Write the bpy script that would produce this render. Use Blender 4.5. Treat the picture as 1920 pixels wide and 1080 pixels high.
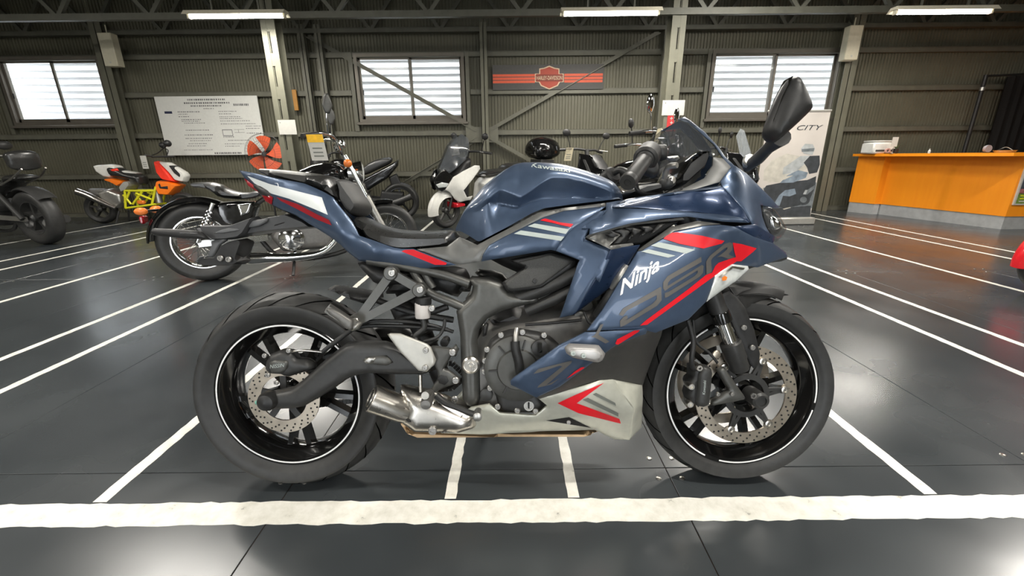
import bpy, math, random
import numpy as np
from mathutils import Vector, Matrix
from mathutils.geometry import delaunay_2d_cdt
from mathutils.bvhtree import BVHTree

# ------------------------------------------------------------------ clear
for o in list(bpy.data.objects):
    bpy.data.objects.remove(o)
random.seed(7)
RNG = np.random.default_rng(7)
S = bpy.context.scene
COL = S.collection
PI = math.pi

# ------------------------------------------------------------------ camera
FPX, PITCH, ROLL, CAMH = 800.0, math.radians(17.2), math.radians(0.56), 0.985
fw = np.array([0, math.cos(PITCH), -math.sin(PITCH)])
r0 = np.array([1.0, 0, 0]); u0 = np.cross(r0, fw)
rt = r0 * math.cos(ROLL) - u0 * math.sin(ROLL)
up = u0 * math.cos(ROLL) + r0 * math.sin(ROLL)
CAM = np.array([0, 0, CAMH])
cd = bpy.data.cameras.new('camera'); co = bpy.data.objects.new('camera', cd); COL.objects.link(co)
cd.sensor_width = 36; cd.lens = FPX / 1920 * 36; cd.clip_start = 0.02
co.matrix_world = Matrix(((rt[0], up[0], -fw[0], 0), (rt[1], up[1], -fw[1], 0), (rt[2], up[2], -fw[2], CAMH), (0, 0, 0, 1)))
S.camera = co

# ------------------------------------------------------------------ world, exposure
w = bpy.data.worlds.new('overcast_sky'); S.world = w; w.use_nodes = True
bg = w.node_tree.nodes['Background']
bg.inputs[0].default_value = (0.92, 0.96, 1.0, 1); bg.inputs[1].default_value = 10.0
S.view_settings.view_transform = 'Standard'; S.view_settings.look = 'None'
S.view_settings.gamma = 1; S.view_settings.use_curve_mapping = False
S.view_settings.exposure = 0.0
LAMP_W = 74.0          # watts per fluorescent fixture

# ------------------------------------------------------------------ ray helpers
def ray(px, py): return fw + rt * (px - 960) / FPX + up * (540 - py) / FPX
def on_floor(px, py, z=0.0):
    d = ray(px, py); return CAM + d * ((z - CAMH) / d[2])
def on_wall(px, py, Y):
    d = ray(px, py); return CAM + d * (Y / d[1])

# ------------------------------------------------------------------ materials
def srgb(r, g, b):
    return tuple(((c / 255) / 12.92 if c <= 10 else (((c / 255) + .055) / 1.055) ** 2.4) for c in (r, g, b))
MATS = {}
def mat(name, col, rough=.5, metal=0., var=.12, scale=30., bump=0., coat=0., emit=0., trans=0., alpha=1., bscale=None, rvar=.08, ior=1.45, spec=.5):
    if name in MATS: return MATS[name]
    m = bpy.data.materials.new(name); m.use_nodes = True; MATS[name] = m
    nt = m.node_tree; b = nt.nodes['Principled BSDF']
    tc = nt.nodes.new('ShaderNodeTexCoord')
    nz = nt.nodes.new('ShaderNodeTexNoise'); nz.inputs['Scale'].default_value = scale; nz.inputs['Detail'].default_value = 4
    nt.links.new(tc.outputs['Object'], nz.inputs['Vector'])
    rp = nt.nodes.new('ShaderNodeValToRGB')
    lo = tuple(max(0, c * (1 - var)) for c in col[:3]) + (1,); hi = tuple(min(1, c * (1 + var)) for c in col[:3]) + (1,)
    rp.color_ramp.elements[0].position = .3; rp.color_ramp.elements[1].position = .7
    rp.color_ramp.elements[0].color = lo; rp.color_ramp.elements[1].color = hi
    nt.links.new(nz.outputs['Fac'], rp.inputs['Fac']); nt.links.new(rp.outputs['Color'], b.inputs['Base Color'])
    mr = nt.nodes.new('ShaderNodeMapRange'); mr.inputs['To Min'].default_value = max(0.02, rough - rvar); mr.inputs['To Max'].default_value = min(1, rough + rvar)
    nt.links.new(nz.outputs['Fac'], mr.inputs['Value']); nt.links.new(mr.outputs['Result'], b.inputs['Roughness'])
    b.inputs['Metallic'].default_value = metal; b.inputs['IOR'].default_value = ior
    b.inputs['Specular IOR Level'].default_value = spec
    if coat: b.inputs['Coat Weight'].default_value = coat; b.inputs['Coat Roughness'].default_value = .05
    if trans: b.inputs['Transmission Weight'].default_value = trans
    if alpha < 1: b.inputs['Alpha'].default_value = alpha
    if emit:
        b.inputs['Emission Color'].default_value = tuple(col[:3]) + (1,); b.inputs['Emission Strength'].default_value = emit
    if bump:
        n2 = nt.nodes.new('ShaderNodeTexNoise'); n2.inputs['Scale'].default_value = bscale or scale * 6; n2.inputs['Detail'].default_value = 3
        nt.links.new(tc.outputs['Object'], n2.inputs['Vector'])
        bp = nt.nodes.new('ShaderNodeBump'); bp.inputs['Strength'].default_value = bump; bp.inputs['Distance'].default_value = .002
        nt.links.new(n2.outputs['Fac'], bp.inputs['Height']); nt.links.new(bp.outputs['Normal'], b.inputs['Normal'])
    return m

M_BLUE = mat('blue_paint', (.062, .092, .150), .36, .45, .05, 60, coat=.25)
M_SILVER = mat('silver_paint', (.56, .56, .48), .34, .4, .05, 60, coat=.2)
M_GRAPH = mat('graphite_paint', (.135, .135, .128), .36, .4, .06, 60)
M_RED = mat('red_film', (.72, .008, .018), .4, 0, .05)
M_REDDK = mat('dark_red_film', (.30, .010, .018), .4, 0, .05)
M_GREYF = mat('pale_grey_film', (.42, .47, .45), .35, 0, .05)
M_GREYD = mat('dark_grey_film', (.125, .118, .11), .4, .2, .05)
M_GREYP = mat('print_grey', (.16, .17, .15), .45, .1, .05)
M_WHITEF = mat('white_film', (.8, .8, .8), .35, 0, .03)
M_BLACK = mat('black_plastic', (.018, .018, .018), .45, 0, .2, 80, bump=.05)
M_SATIN = mat('satin_black_metal', (.040, .040, .039), .42, .25, .12, 80)
M_DGREY = mat('dark_grey_metal', (.090, .090, .084), .38, .45, .1, 60)
M_GLOSSBK = mat('gloss_black_paint', (.006, .006, .006), .12, 0, .1, 50, coat=.6)
M_VINYL = mat('black_seat_vinyl', (.022, .022, .021), .30, 0, .15, 120, bump=.06, bscale=900, spec=.8)
M_RUBBER = mat('tyre_rubber', (.028, .028, .027), .46, 0, .2, 40, bump=.08, bscale=500)
M_GROOVE = mat('tyre_groove', (.002, .002, .002), .95, 0, .1, spec=0)
M_CHROME = mat('chrome', (.72, .72, .71), .10, 1, .03, rvar=.02)
M_BOLT = mat('bolt_steel', (.36, .35, .33), .38, .9, .1, 80, rvar=.03)
M_STEEL = mat('brushed_steel', (.62, .59, .54), .28, 1, .04, 60, rvar=.02)
M_ALU = mat('cast_aluminium', (.48, .47, .44), .38, .9, .12, 60)
M_ALUW = mat('silver_cast_plate', (.50, .49, .45), .42, .5, .06, 60)
M_DISC = mat('brake_disc_steel', (.50, .44, .36), .34, .9, .1, 40)
M_GOLD = mat('heat_tinted_steel', (.55, .38, .22), .35, .85, .15, 25)
M_GREYMET = mat('grey_engine_alloy', (.17, .165, .155), .45, .6, .12, 50)
M_LENS = mat('clear_lens', (.75, .78, .76), .12, .2, .1, 60, spec=.8)
M_REDLENS = mat('red_lens', (.28, .006, .012), .15, 0, .1, coat=.5)
M_AMBER = mat('amber_lens', (.8, .20, .03), .2, 0, .1, coat=.4)
M_SMOKE = mat('smoked_screen', (.05, .055, .06), .04, 0, .05, alpha=.42, spec=.9)
M_GLASSY = mat('clear_screen', (.35, .38, .40), .04, 0, .05, alpha=.30, spec=.9)
M_MIRROR = mat('mirror_glass', (.8, .8, .8), .02, 1, .01)
M_DARKIN = mat('black_cavity', (.010, .010, .010), .7, 0, .2)
M_PAPER = mat('white_card', (.50, .49, .45), .6, 0, .04)
M_YELLOW = mat('yellow_paint', (.72, .70, .02), .35, .1, .05, coat=.3)
M_ORANGE = mat('orange_paint', (.95, .20, .01), .4, 0, .05, coat=.3)
M_FLURED = mat('fluorescent_red_paint', (.95, .045, .02), .4, 0, .04, coat=.3)
M_WHITEP = mat('white_paint', (.72, .71, .66), .3, 0, .04, coat=.4)
M_PAD = mat('textured_pad', (.058, .058, .055), .5, .2, .25, 400, bump=.3, bscale=700)

# ------------------------------------------------------------------ mesh helpers
def link(o, parent=None):
    COL.objects.link(o)
    if parent is not None: o.parent = parent
    return o
def obj(name, V, Fc, m, parent=None, smooth=True, ang=38):
    me = bpy.data.meshes.new(name)
    me.from_pydata([tuple(map(float, v)) for v in V], [], [tuple(map(int, f)) for f in Fc]); me.update()
    me.materials.append(m)
    if smooth:
        me.polygons.foreach_set('use_smooth', [True] * len(me.polygons))
        me.set_sharp_from_angle(angle=math.radians(ang))
    return link(bpy.data.objects.new(name, me), parent)
def copy(o, parent=None):
    c = o.copy(); COL.objects.link(c)
    if parent is not None: c.parent = parent
    return c
def tag(o, label=None, cat=None, group=None, kind=None):
    if label: o['label'] = label
    if cat: o['category'] = cat
    if group: o['group'] = group
    if kind: o['kind'] = kind
    return o
def empty(name, loc=(0, 0, 0), rz=0):
    o = bpy.data.objects.new(name, None); COL.objects.link(o); o.location = loc; o.rotation_euler = (0, 0, rz); o.empty_display_size = .1
    return o
class MB:
    """collects verts and faces of one part"""
    def __init__(s): s.V = []; s.F = []
    def add(s, V, F):
        n = len(s.V); s.V += [tuple(v) for v in V]; s.F += [tuple(i + n for i in f) for f in F]; return s
    def box(s, x0, x1, y0, y1, z0, z1):
        return s.add([(x0,y0,z0),(x1,y0,z0),(x1,y1,z0),(x0,y1,z0),(x0,y0,z1),(x1,y0,z1),(x1,y1,z1),(x0,y1,z1)],
                     [(0,3,2,1),(4,5,6,7),(0,1,5,4),(1,2,6,5),(2,3,7,6),(3,0,4,7)])
    def bbox(s, x0, x1, y0, y1, z0, z1, b=.004):
        """box with chamfered edges"""
        V = []; I = {}
        for ix, (xa, sx) in enumerate(((x0, 1), (x1, -1))):
            for iy, (ya, sy) in enumerate(((y0, 1), (y1, -1))):
                for iz, (za, sz) in enumerate(((z0, 1), (z1, -1))):
                    for k in range(3):
                        I[ix, iy, iz, k] = len(V)
                        V.append((xa + (0 if k == 0 else sx * b), ya + (0 if k == 1 else sy * b), za + (0 if k == 2 else sz * b)))
        F = []
        for i in (0, 1):
            for k in range(3):
                def key(a, c):
                    t = [0, 0, 0]; t[k] = i; t[(k + 1) % 3] = a; t[(k + 2) % 3] = c; return I[t[0], t[1], t[2], k]
                q = [key(0, 0), key(1, 0), key(1, 1), key(0, 1)]; F.append(q if i else q[::-1])
        for k in range(3):                         # edges along axis k
            for a in (0, 1):
                for c in (0, 1):
                    def key(e, kk):
                        t = [0, 0, 0]; t[k] = e; t[(k + 1) % 3] = a; t[(k + 2) % 3] = c; return I[t[0], t[1], t[2], kk]
                    k1, k2 = (k + 1) % 3, (k + 2) % 3
                    q = [key(0, k1), key(1, k1), key(1, k2), key(0, k2)]; F.append(q if (a ^ c) else q[::-1])
        for ix in (0, 1):
            for iy in (0, 1):
                for iz in (0, 1):
                    q = [I[ix, iy, iz, k] for k in range(3)]; F.append(q if (ix ^ iy ^ iz) else q[::-1])
        return s.add(V, F)
    def bar(s, p, q, w, h, upv=(0, 0, 1)):
        p, q = Vector(p), Vector(q); d = (q - p).normalized(); u = Vector(upv)
        a = d.cross(u)
        if a.length < 1e-4: a = d.cross(Vector((1, 0, 0)))
        a.normalize(); b = a.cross(d).normalized()
        V = []
        for c in (p, q):
            for sa, sb in ((-1, -1), (1, -1), (1, 1), (-1, 1)): V.append(tuple(c + a * sa * w / 2 + b * sb * h / 2))
        return s.add(V, [(0,1,2,3),(7,6,5,4),(0,4,5,1),(1,5,6,2),(2,6,7,3),(3,7,4,0)])
    def tube(s, pts, r, n=10, smooth=True, sub=6, cap=True):
        P = path(pts, sub) if smooth and len(pts) > 2 else [Vector(p) for p in pts]
        R = r if isinstance(r, (list, tuple)) else [r, r]
        L = len(P); rs = [R[0] + (R[-1] - R[0]) * i / (L - 1) if len(R) == 2 else float(np.interp(i / (L - 1), np.linspace(0, 1, len(R)), R)) for i in range(L)]
        V = []; F = []
        t0 = (P[1] - P[0]).normalized(); a = t0.orthogonal().normalized()
        for i in range(L):
            t = (P[min(i + 1, L - 1)] - P[max(i - 1, 0)]).normalized()
            a = (a - t * a.dot(t)).normalized(); b = t.cross(a)
            for k in range(n):
                an = 2 * PI * k / n; V.append(tuple(P[i] + (a * math.cos(an) + b * math.sin(an)) * rs[i]))
        for i in range(L - 1):
            for k in range(n):
                F.append((i*n+k, i*n+(k+1)%n, (i+1)*n+(k+1)%n, (i+1)*n+k))
        if cap: F.append(tuple(range(n))[::-1]); F.append(tuple((L-1)*n+k for k in range(n)))
        return s.add(V, F)
    def lathe(s, prof, c, axis=(0, 1, 0), n=32, close=False):
        """prof: list of (radius, offset along axis)"""
        ax = Vector(axis).normalized(); a = ax.orthogonal().normalized(); b = ax.cross(a); c = Vector(c)
        V = []; F = []; m = len(prof)
        for r, t in prof:
            for k in range(n):
                an = 2 * PI * k / n; V.append(tuple(c + ax * t + (a * math.cos(an) + b * math.sin(an)) * r))
        for i in range(m - (0 if close else 1)):
            j = (i + 1) % m
            for k in range(n): F.append((i*n+k, i*n+(k+1)%n, j*n+(k+1)%n, j*n+k))
        if not close:
            if prof[0][0] > 1e-6: F.append(tuple(range(n))[::-1])
            if prof[-1][0] > 1e-6: F.append(tuple((m-1)*n+k for k in range(n)))
        return s.add(V, F)
    def ball(s, c, rx, ry, rz, n=14, m=8):
        V = []; F = []
        for i in range(m + 1):
            th = PI * i / m
            for k in range(n):
                ph = 2 * PI * k / n
                V.append((c[0] + rx * math.sin(th) * math.cos(ph), c[1] + ry * math.sin(th) * math.sin(ph), c[2] + rz * math.cos(th)))
        for i in range(m):
            for k in range(n): F.append((i*n+k, (i+1)*n+k, (i+1)*n+(k+1)%n, i*n+(k+1)%n))
        return s.add(V, F)
    def out(s, name, m, parent=None, smooth=True, ang=38): return obj(name, s.V, s.F, m, parent, smooth, ang)
def path(pts, sub=6):
    P = [Vector(p) for p in pts]; out = []
    for i in range(len(P) - 1):
        p0 = P[max(i-1, 0)]; p1 = P[i]; p2 = P[i+1]; p3 = P[min(i+2, len(P)-1)]
        for k in range(sub):
            t = k / sub
            out.append(.5 * ((2*p1) + (p2-p0)*t + (2*p0-5*p1+4*p2-p3)*t*t + (3*p1-p0-3*p2+p3)*t**3))
    out.append(P[-1]); return out

# --- 2-D polygon tools
def densify(P, step):
    out = []
    for i in range(len(P)):
        a = P[i]; b = P[(i + 1) % len(P)]; n = max(1, int(np.ceil(np.linalg.norm(b - a) / step)))
        for k in range(n): out.append(a + (b - a) * k / n)
    return np.array(out)
def chaikin(P, n=1):
    for _ in range(n):
        Q = []
        for i in range(len(P)):
            a = P[i]; b = P[(i + 1) % len(P)]; Q += [a * .75 + b * .25, a * .25 + b * .75]
        P = np.array(Q)
    return P
def inside(P, Q):
    x, y = Q[:, 0], Q[:, 1]; r = np.zeros(len(Q), bool); n = len(P)
    for i in range(n):
        x1, y1 = P[i]; x2, y2 = P[(i + 1) % n]
        if y1 == y2: continue
        c = ((y1 > y) != (y2 > y)) & (x < (x2 - x1) * (y - y1) / (y2 - y1) + x1); r ^= c
    return r
def pdist(P, Q):
    d = np.full(len(Q), 1e9); n = len(P)
    for i in range(n):
        a = P[i]; b = P[(i + 1) % n]; ab = b - a; L = ab @ ab
        if L < 1e-14: continue
        t = np.clip(((Q - a) @ ab) / L, 0, 1); d = np.minimum(d, np.hypot(*(Q - a - t[:, None] * ab).T))
    return d
def area2(P): x, y = P.T; return .5 * np.sum(x * np.roll(y, -1) - y * np.roll(x, -1))
def fill(P, step, rings=()):
    """triangulate polygon P (ccw Nx2) with interior points; returns verts, tris, number of outline verts"""
    if area2(P) < 0: P = P[::-1].copy()
    P = densify(P, step); n = len(P)
    mn, mx = P.min(0), P.max(0)
    gx = np.arange(mn[0], mx[0], step); gy = np.arange(mn[1], mx[1], step * .866)
    G = np.array([(x + (step / 2 if j % 2 else 0), y) for j, y in enumerate(gy) for x in gx]).reshape(-1, 2)
    big = max(rings) if rings else 0
    if len(G):
        G = G[inside(P, G)]
        if len(G): G = G[pdist(P, G) > big + step * .5]
    ex = [G] if len(G) else []
    t = np.roll(P, -1, 0) - np.roll(P, 1, 0); t /= np.maximum(np.hypot(*t.T), 1e-9)[:, None]; nr = np.stack([-t[:, 1], t[:, 0]], 1)
    for e in rings:
        R = P + nr * e; R = R[inside(P, R)]
        if len(R): R = R[pdist(P, R) > e * .93]
        if len(R): ex.append(R)
    A = np.concatenate([P] + ex) if ex else P
    vs, es, fs, ov, oe, of = delaunay_2d_cdt([Vector(p) for p in A], [(i, (i + 1) % n) for i in range(n)], [], 1, 1e-6)
    V = np.array([(v.x, v.y) for v in vs])
    T = []
    for f in fs:
        f = list(f)
        if area2(V[f]) < 0: f = f[::-1]
        T.append(f)
    cen = np.array([V[f].mean(0) for f in T]) if T else np.zeros((0, 2))
    if len(T):
        k = inside(P, cen); T = [f for f, q in zip(T, k) if q]
    # outline edges = edges used once
    cnt = {}
    for f in T:
        for i in range(len(f)):
            e = (f[i], f[(i + 1) % len(f)]); cnt[e] = 1
    bd = [e for e in cnt if (e[1], e[0]) not in cnt]
    return V, T, bd, P
def tps(P, v):
    P = np.array(P, float); v = np.array(v, float); n = len(P)
    def U(r2): return np.where(r2 > 1e-14, r2 * np.log(np.maximum(r2, 1e-14)), 0)
    D = ((P[:, None] - P[None]) ** 2).sum(-1); K = U(D) + np.eye(n) * 1e-6
    A = np.zeros((n + 3, n + 3)); A[:n, :n] = K; A[:n, n] = 1; A[:n, n+1:] = P; A[n, :n] = 1; A[n+1:, :n] = P.T
    s = np.linalg.lstsq(A, np.concatenate([v, [0, 0, 0]]), rcond=None)[0]
    def f(Q):
        Q = np.atleast_2d(Q); D = ((Q[:, None] - P[None]) ** 2).sum(-1)
        return U(D) @ s[:n] + s[n] + Q @ s[n+1:]
    return f

# --- solid builders; points are local (x, y, z) with y across the vehicle
def sheet(name, m, parent, pts, inner=(), thick=.005, step=.014, edge=.004, mirror=False, rnd=0, mname=None, poly=0):
    """curved shell: outline pts (x,y,z) + inner control points; surface |y| = f(x,z)"""
    A = np.array(pts, float); sg = 1 if A[:, 1].mean() > 0 else -1
    C2 = A[:, [0, 2]]; lat = A[:, 1] * sg
    mid = (C2 + np.roll(C2, -1, 0)) / 2; ml = (lat + np.roll(lat, -1)) / 2
    I = np.array(inner, float).reshape(-1, 3)
    f = tps(np.concatenate([C2, mid, I[:, [0, 2]]]), np.concatenate([lat, ml, I[:, 1] * sg]))
    if poly:                                        # gentle quadratic surface instead of an exact one
        X = np.concatenate([C2, mid, I[:, [0, 2]]]); c0 = X.mean(0)
        def basis(q): q = np.atleast_2d(q) - c0; return np.stack([np.ones(len(q)), q[:, 0], q[:, 1], q[:, 0] ** 2, q[:, 0] * q[:, 1], q[:, 1] ** 2], 1)
        cf = np.linalg.lstsq(basis(X), np.concatenate([lat, ml, I[:, 1] * sg]), rcond=None)[0]
        f = lambda q: basis(q) @ cf
    P = chaikin(C2, rnd) if rnd else C2
    V, T, bd, PO = fill(P, step, (edge,) if edge else ())
    L = f(V)
    if edge:
        d = pdist(PO, V); L = L - np.where(d < edge * .5, edge * .6, 0)
    def build(sgn, nm):
        n = len(V)
        VV = [(x, sgn * l, z) for (x, z), l in zip(V, L)] + [(x, sgn * (l - thick), z) for (x, z), l in zip(V, L)]
        FF = []
        for t in T:                                 # (x,z) ccw has normal -y
            FF.append(t if sgn < 0 else t[::-1]); FF.append([i + n for i in (t[::-1] if sgn < 0 else t)])
        for a, b in bd:
            q = [b, a, a + n, b + n]; FF.append(q if sgn < 0 else q[::-1])
        return obj(nm, VV, FF, m, parent, True, 40)
    o = build(sg, name)
    if mirror: build(-sg, mname or name)
    return o, f, sg
def puff(name, m, parent, pts, lc, W, r, step=.014, h0=0., rnd=0, wf=None, both=True):
    """rounded solid: outline pts (x,z) list at y = lc, half thickness W, edge rounding r"""
    P = np.array(pts, float)
    if rnd: P = chaikin(P, rnd)
    V, T, bd, PO = fill(P, step, (r * .06, r * .22, r * .5, r * .85) if r > step * .6 else (r * .15, r * .5, r))
    d = np.minimum(pdist(PO, V) / r, 1)
    Wv = W if wf is None else wf(V)
    h = h0 + (Wv - h0) * np.sqrt(np.maximum(0, 1 - (1 - d) ** 2))
    n = len(V)
    VV = [(x, lc - hh, z) for (x, z), hh in zip(V, h)] + [(x, lc + hh, z) for (x, z), hh in zip(V, h)]
    FF = [t for t in T] + [[i + n for i in t[::-1]] for t in T]
    for a, b in bd:
        if h0 > 1e-5: FF.append([b, a, a + n, b + n])
    if h0 <= 1e-5:                                  # weld outline
        on = set(i for e in bd for i in e)
        FF = [[(i - n if (i >= n and (i - n) in on) else i) for i in t] for t in FF]
    return obj(name, VV, FF, m, parent, True, 50)
def plate(name, m, parent, pts, y0, y1, b=.0015):
    """flat plate cut from outline (x,z) between y0 and y1 with chamfered rim"""
    P = np.array(pts, float)
    if area2(P) < 0: P = P[::-1].copy()
    t = np.roll(P, -1, 0) - np.roll(P, 1, 0); t /= np.maximum(np.hypot(*t.T), 1e-9)[:, None]; nr = np.stack([-t[:, 1], t[:, 0]], 1)
    Q = P + nr * b; n = len(P); lo, hi = min(y0, y1), max(y0, y1); bb = min(b, (hi - lo) / 3)
    V = [(x, lo, z) for x, z in Q] + [(x, lo + bb, z) for x, z in P] + [(x, hi - bb, z) for x, z in P] + [(x, hi, z) for x, z in Q]
    F = [list(range(n)), [3 * n + i for i in range(n)][::-1]]
    for k in range(3):
        for i in range(n):
            j = (i + 1) % n; F.append([k*n+j, k*n+i, (k+1)*n+i, (k+1)*n+j])
    return obj(name, V, F, m, parent, True, 30)
def text_mesh(body, shear=0., bold=0., spacing=1.):
    cu = bpy.data.curves.new('t', 'FONT'); cu.body = body; cu.size = 1; cu.shear = shear; cu.offset = bold; cu.resolution_u = 3; cu.space_character = spacing
    o = bpy.data.objects.new('t', cu); COL.objects.link(o)
    dg = bpy.context.evaluated_depsgraph_get(); me = bpy.data.meshes.new_from_object(o.evaluated_get(dg))
    V = np.array([v.co[:] for v in me.vertices]); F = [list(p.vertices) for p in me.polygons]
    bpy.data.objects.remove(o); bpy.data.curves.remove(cu); bpy.data.meshes.remove(me)
    V = V[:, :2]; mn, mx = V.min(0), V.max(0); V = (V - mn) / (mx - mn)
    return V, F

class Rig:
    """a vehicle: Empty at the ground between its wheels; p() turns a pixel and a lateral offset into a local point"""
    def __init__(s, name, label, cat, X, Y, heading=0., lean=0., group=None):
        s.root = empty(name); s.M = Matrix.Translation((X, Y, 0)) @ Matrix.Rotation(heading, 4, 'Z') @ Matrix.Rotation(-lean, 4, 'X')
        s.root.matrix_world = s.M; tag(s.root, label, cat, group)
        iv = s.M.inverted(); s.o = np.array(iv @ Vector(CAM)); s.R = np.array(iv.to_3x3()); s.sg = -1 if s.o[1] < 0 else 1
    def p(s, px, py, lat):
        d = s.R @ ray(px, py); y = s.sg * lat; t = (y - s.o[1]) / d[1]; return s.o + d * t
    def pts(s, L): return [s.p(*q) for q in L]
    def xz(s, L): return [s.p(*q)[[0, 2]] for q in L]
    def decal(s, name, m, parent, pts, surf, off=.0012, sg=None, step=7., mesh=None):
        """film laid on surface surf(x,z)=|y|; pts are pixels"""
        f, sg0 = surf; sg = sg or sg0
        if mesh is None:
            V, T, bd, _ = fill(np.array(pts, float), step)
        else: V, T = mesh
        out = []
        for px, py in V:
            lat = .15
            for _ in range(7):
                q = s.p(px, py, lat); lat = float(f(np.array([[q[0], q[2]]]))[0]) + off
            q = s.p(px, py, lat); out.append(q)
        FF = [list(t) for t in T]
        # face outward
        a, b, c = (np.array(out[i]) for i in FF[0][:3]); nrm = np.cross(b - a, c - a)
        if nrm[1] * s.sg < 0: FF = [t[::-1] for t in FF]
        return obj(name, out, FF, m, parent, True, 60)
    def film(s, name, m, parent, body, o, u, v, target, shear=0., bold=0., off=.0015):
        """lettering pressed onto a mesh part by casting each corner of the letters onto it"""
        V, T = text_mesh(body, shear, bold); o, u, v = np.array(o, float), np.array(u, float), np.array(v, float)
        me = target.data; bv = BVHTree.FromPolygons([q.co for q in me.vertices], [list(q.vertices) for q in me.polygons]); out = []
        for a, b in V:
            px = o + a * u + b * v; d = Vector(s.R @ ray(*px)).normalized(); hit, nr, _, _ = bv.ray_cast(Vector(s.o), d)
            if hit is None: hit, nr = Vector(out[-1]) if out else Vector(s.p(px[0], px[1], .1)), Vector((0, s.sg, 0))
            out.append(hit - d * off)
        return obj(name, out, T, m, parent, True, 60)
    def text(s, name, m, parent, body, o, u, v, surf, shear=0., bold=0., off=.0016, spacing=1.):
        """body laid so that its box spans origin o (px), o+u, o+v"""
        V, T = text_mesh(body, shear, bold, spacing)
        o, u, v = np.array(o, float), np.array(u, float), np.array(v, float)
        return s.decal(name, m, parent, None, surf, off, mesh=(o + V[:, :1] * u + V[:, 1:] * v, T))
def crop(x0, y0, k):
    def f(L, lat=None):
        return [(x0 + q[0] / k, y0 + q[1] / k, q[2] if len(q) > 2 else lat) if (lat is not None or len(q) > 2) else (x0 + q[0] / k, y0 + q[1] / k) for q in L]
    return f
cA = crop(360, 280, 3.84); cB = crop(360, 530, 2.77); cC = crop(760, 280, 3.856); cD = crop(760, 460, 2.769)
cE = crop(1080, 120, 3.375); cF = crop(1080, 360, 3.6); cG = crop(1160, 520, 2.7); cI = crop(0, 0, 1)

# =================================================================== SETTING
M_WALL = mat('grey_green_sheet_steel', srgb(98, 96, 81), .55, .1, .10, 3)
M_STRUC = mat('grey_painted_steel', srgb(100, 99, 87), .5, .1, .12, 8)
M_STRUCD = mat('dark_truss_steel', srgb(88, 88, 78), .5, .1, .15, 8)
M_COLUMN = mat('pale_green_grey_steel', srgb(104, 103, 89), .5, .1, .08, 6)
M_ROOF = mat('dark_roof_sheet', srgb(58, 58, 54), .7, 0, .12, 4)
M_WINFR = mat('bronze_window_frame', srgb(104, 99, 90), .45, .3, .08, 10)
M_GLASS = mat('window_glass', (.9, .95, .95), .02, 0, .02, alpha=.10, spec=.6)
M_SIDING = mat('white_siding', (.80, .82, .84), .5, 0, .05, 3)
M_GREYSIDE = mat('rear_wall_sheet', srgb(150, 150, 140), .6, 0, .1, 3)

# --- floor: dark waxed steel plates with narrow seams
def floor_material():
    m = bpy.data.materials.new('dark_waxed_floor_plate'); m.use_nodes = True; nt = m.node_tree; b = nt.nodes['Principled BSDF']
    g = nt.nodes.new('ShaderNodeNewGeometry')
    n1 = nt.nodes.new('ShaderNodeTexNoise'); n1.inputs['Scale'].default_value = 1.1; n1.inputs['Detail'].default_value = 3
    n2 = nt.nodes.new('ShaderNodeTexNoise'); n2.inputs['Scale'].default_value = 3; n2.inputs['Detail'].default_value = 2
    for n in (n1, n2): nt.links.new(g.outputs['Position'], n.inputs['Vector'])
    r = nt.nodes.new('ShaderNodeValToRGB'); r.color_ramp.elements[0].color = (.028, .033, .036, 1); r.color_ramp.elements[1].color = (.055, .062, .066, 1)
    r.color_ramp.elements[0].position = .3; r.color_ramp.elements[1].position = .72
    nt.links.new(n1.outputs['Fac'], r.inputs['Fac']); nt.links.new(r.outputs['Color'], b.inputs['Base Color'])
    mx = nt.nodes.new('ShaderNodeMath'); mx.operation = 'ADD'; nt.links.new(n1.outputs['Fac'], mx.inputs[0]); nt.links.new(n2.outputs['Fac'], mx.inputs[1])
    mr = nt.nodes.new('ShaderNodeMapRange'); mr.inputs['From Min'].default_value = .7; mr.inputs['From Max'].default_value = 1.3
    mr.inputs['To Min'].default_value = .19; mr.inputs['To Max'].default_value = .30
    nt.links.new(mx.outputs[0], mr.inputs['Value']); nt.links.new(mr.outputs['Result'], b.inputs['Roughness'])
    b.inputs['IOR'].default_value = 1.6; b.inputs['Specular IOR Level'].default_value = .5
    bp = nt.nodes.new('ShaderNodeBump'); bp.inputs['Strength'].default_value = .03; bp.inputs['Distance'].default_value = .01
    nt.links.new(n1.outputs['Fac'], bp.inputs['Height']); nt.links.new(bp.outputs['Normal'], b.inputs['Normal'])
    return m
def line_material():
    m = bpy.data.materials.new('worn_white_floor_paint'); m.use_nodes = True; nt = m.node_tree; b = nt.nodes['Principled BSDF']
    g = nt.nodes.new('ShaderNodeNewGeometry')
    n = nt.nodes.new('ShaderNodeTexNoise'); n.inputs['Scale'].default_value = 22; n.inputs['Detail'].default_value = 7; n.inputs['Roughness'].default_value = .65
    nt.links.new(g.outputs['Position'], n.inputs['Vector'])
    r = nt.nodes.new('ShaderNodeValToRGB')
    e = r.color_ramp.elements; e[0].position = .27; e[0].color = (.10, .095, .085, 1); e[1].position = .36; e[1].color = (.72, .70, .62, 1)
    x = e.new(.6); x.color = (.86, .84, .77, 1)
    nt.links.new(n.outputs['Fac'], r.inputs['Fac']); nt.links.new(r.outputs['Color'], b.inputs['Base Color'])
    b.inputs['Roughness'].default_value = .35
    return m
M_FLOOR = floor_material(); M_LINE = line_material()
M_SEAM = mat('rusty_seam', (.045, .024, .014), .8, 0, .3, 20)
X0, X1, YB, YW, ZR = -11.0, 9.4, -5.4, 7.85, 4.3
floor = MB().box(X0, X1, YB, YW, -.06, -.004).out('floor', M_SEAM, None, False); tag(floor, 'dark glossy floor of bolted steel plates with white bay lines', kind='structure')
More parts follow.
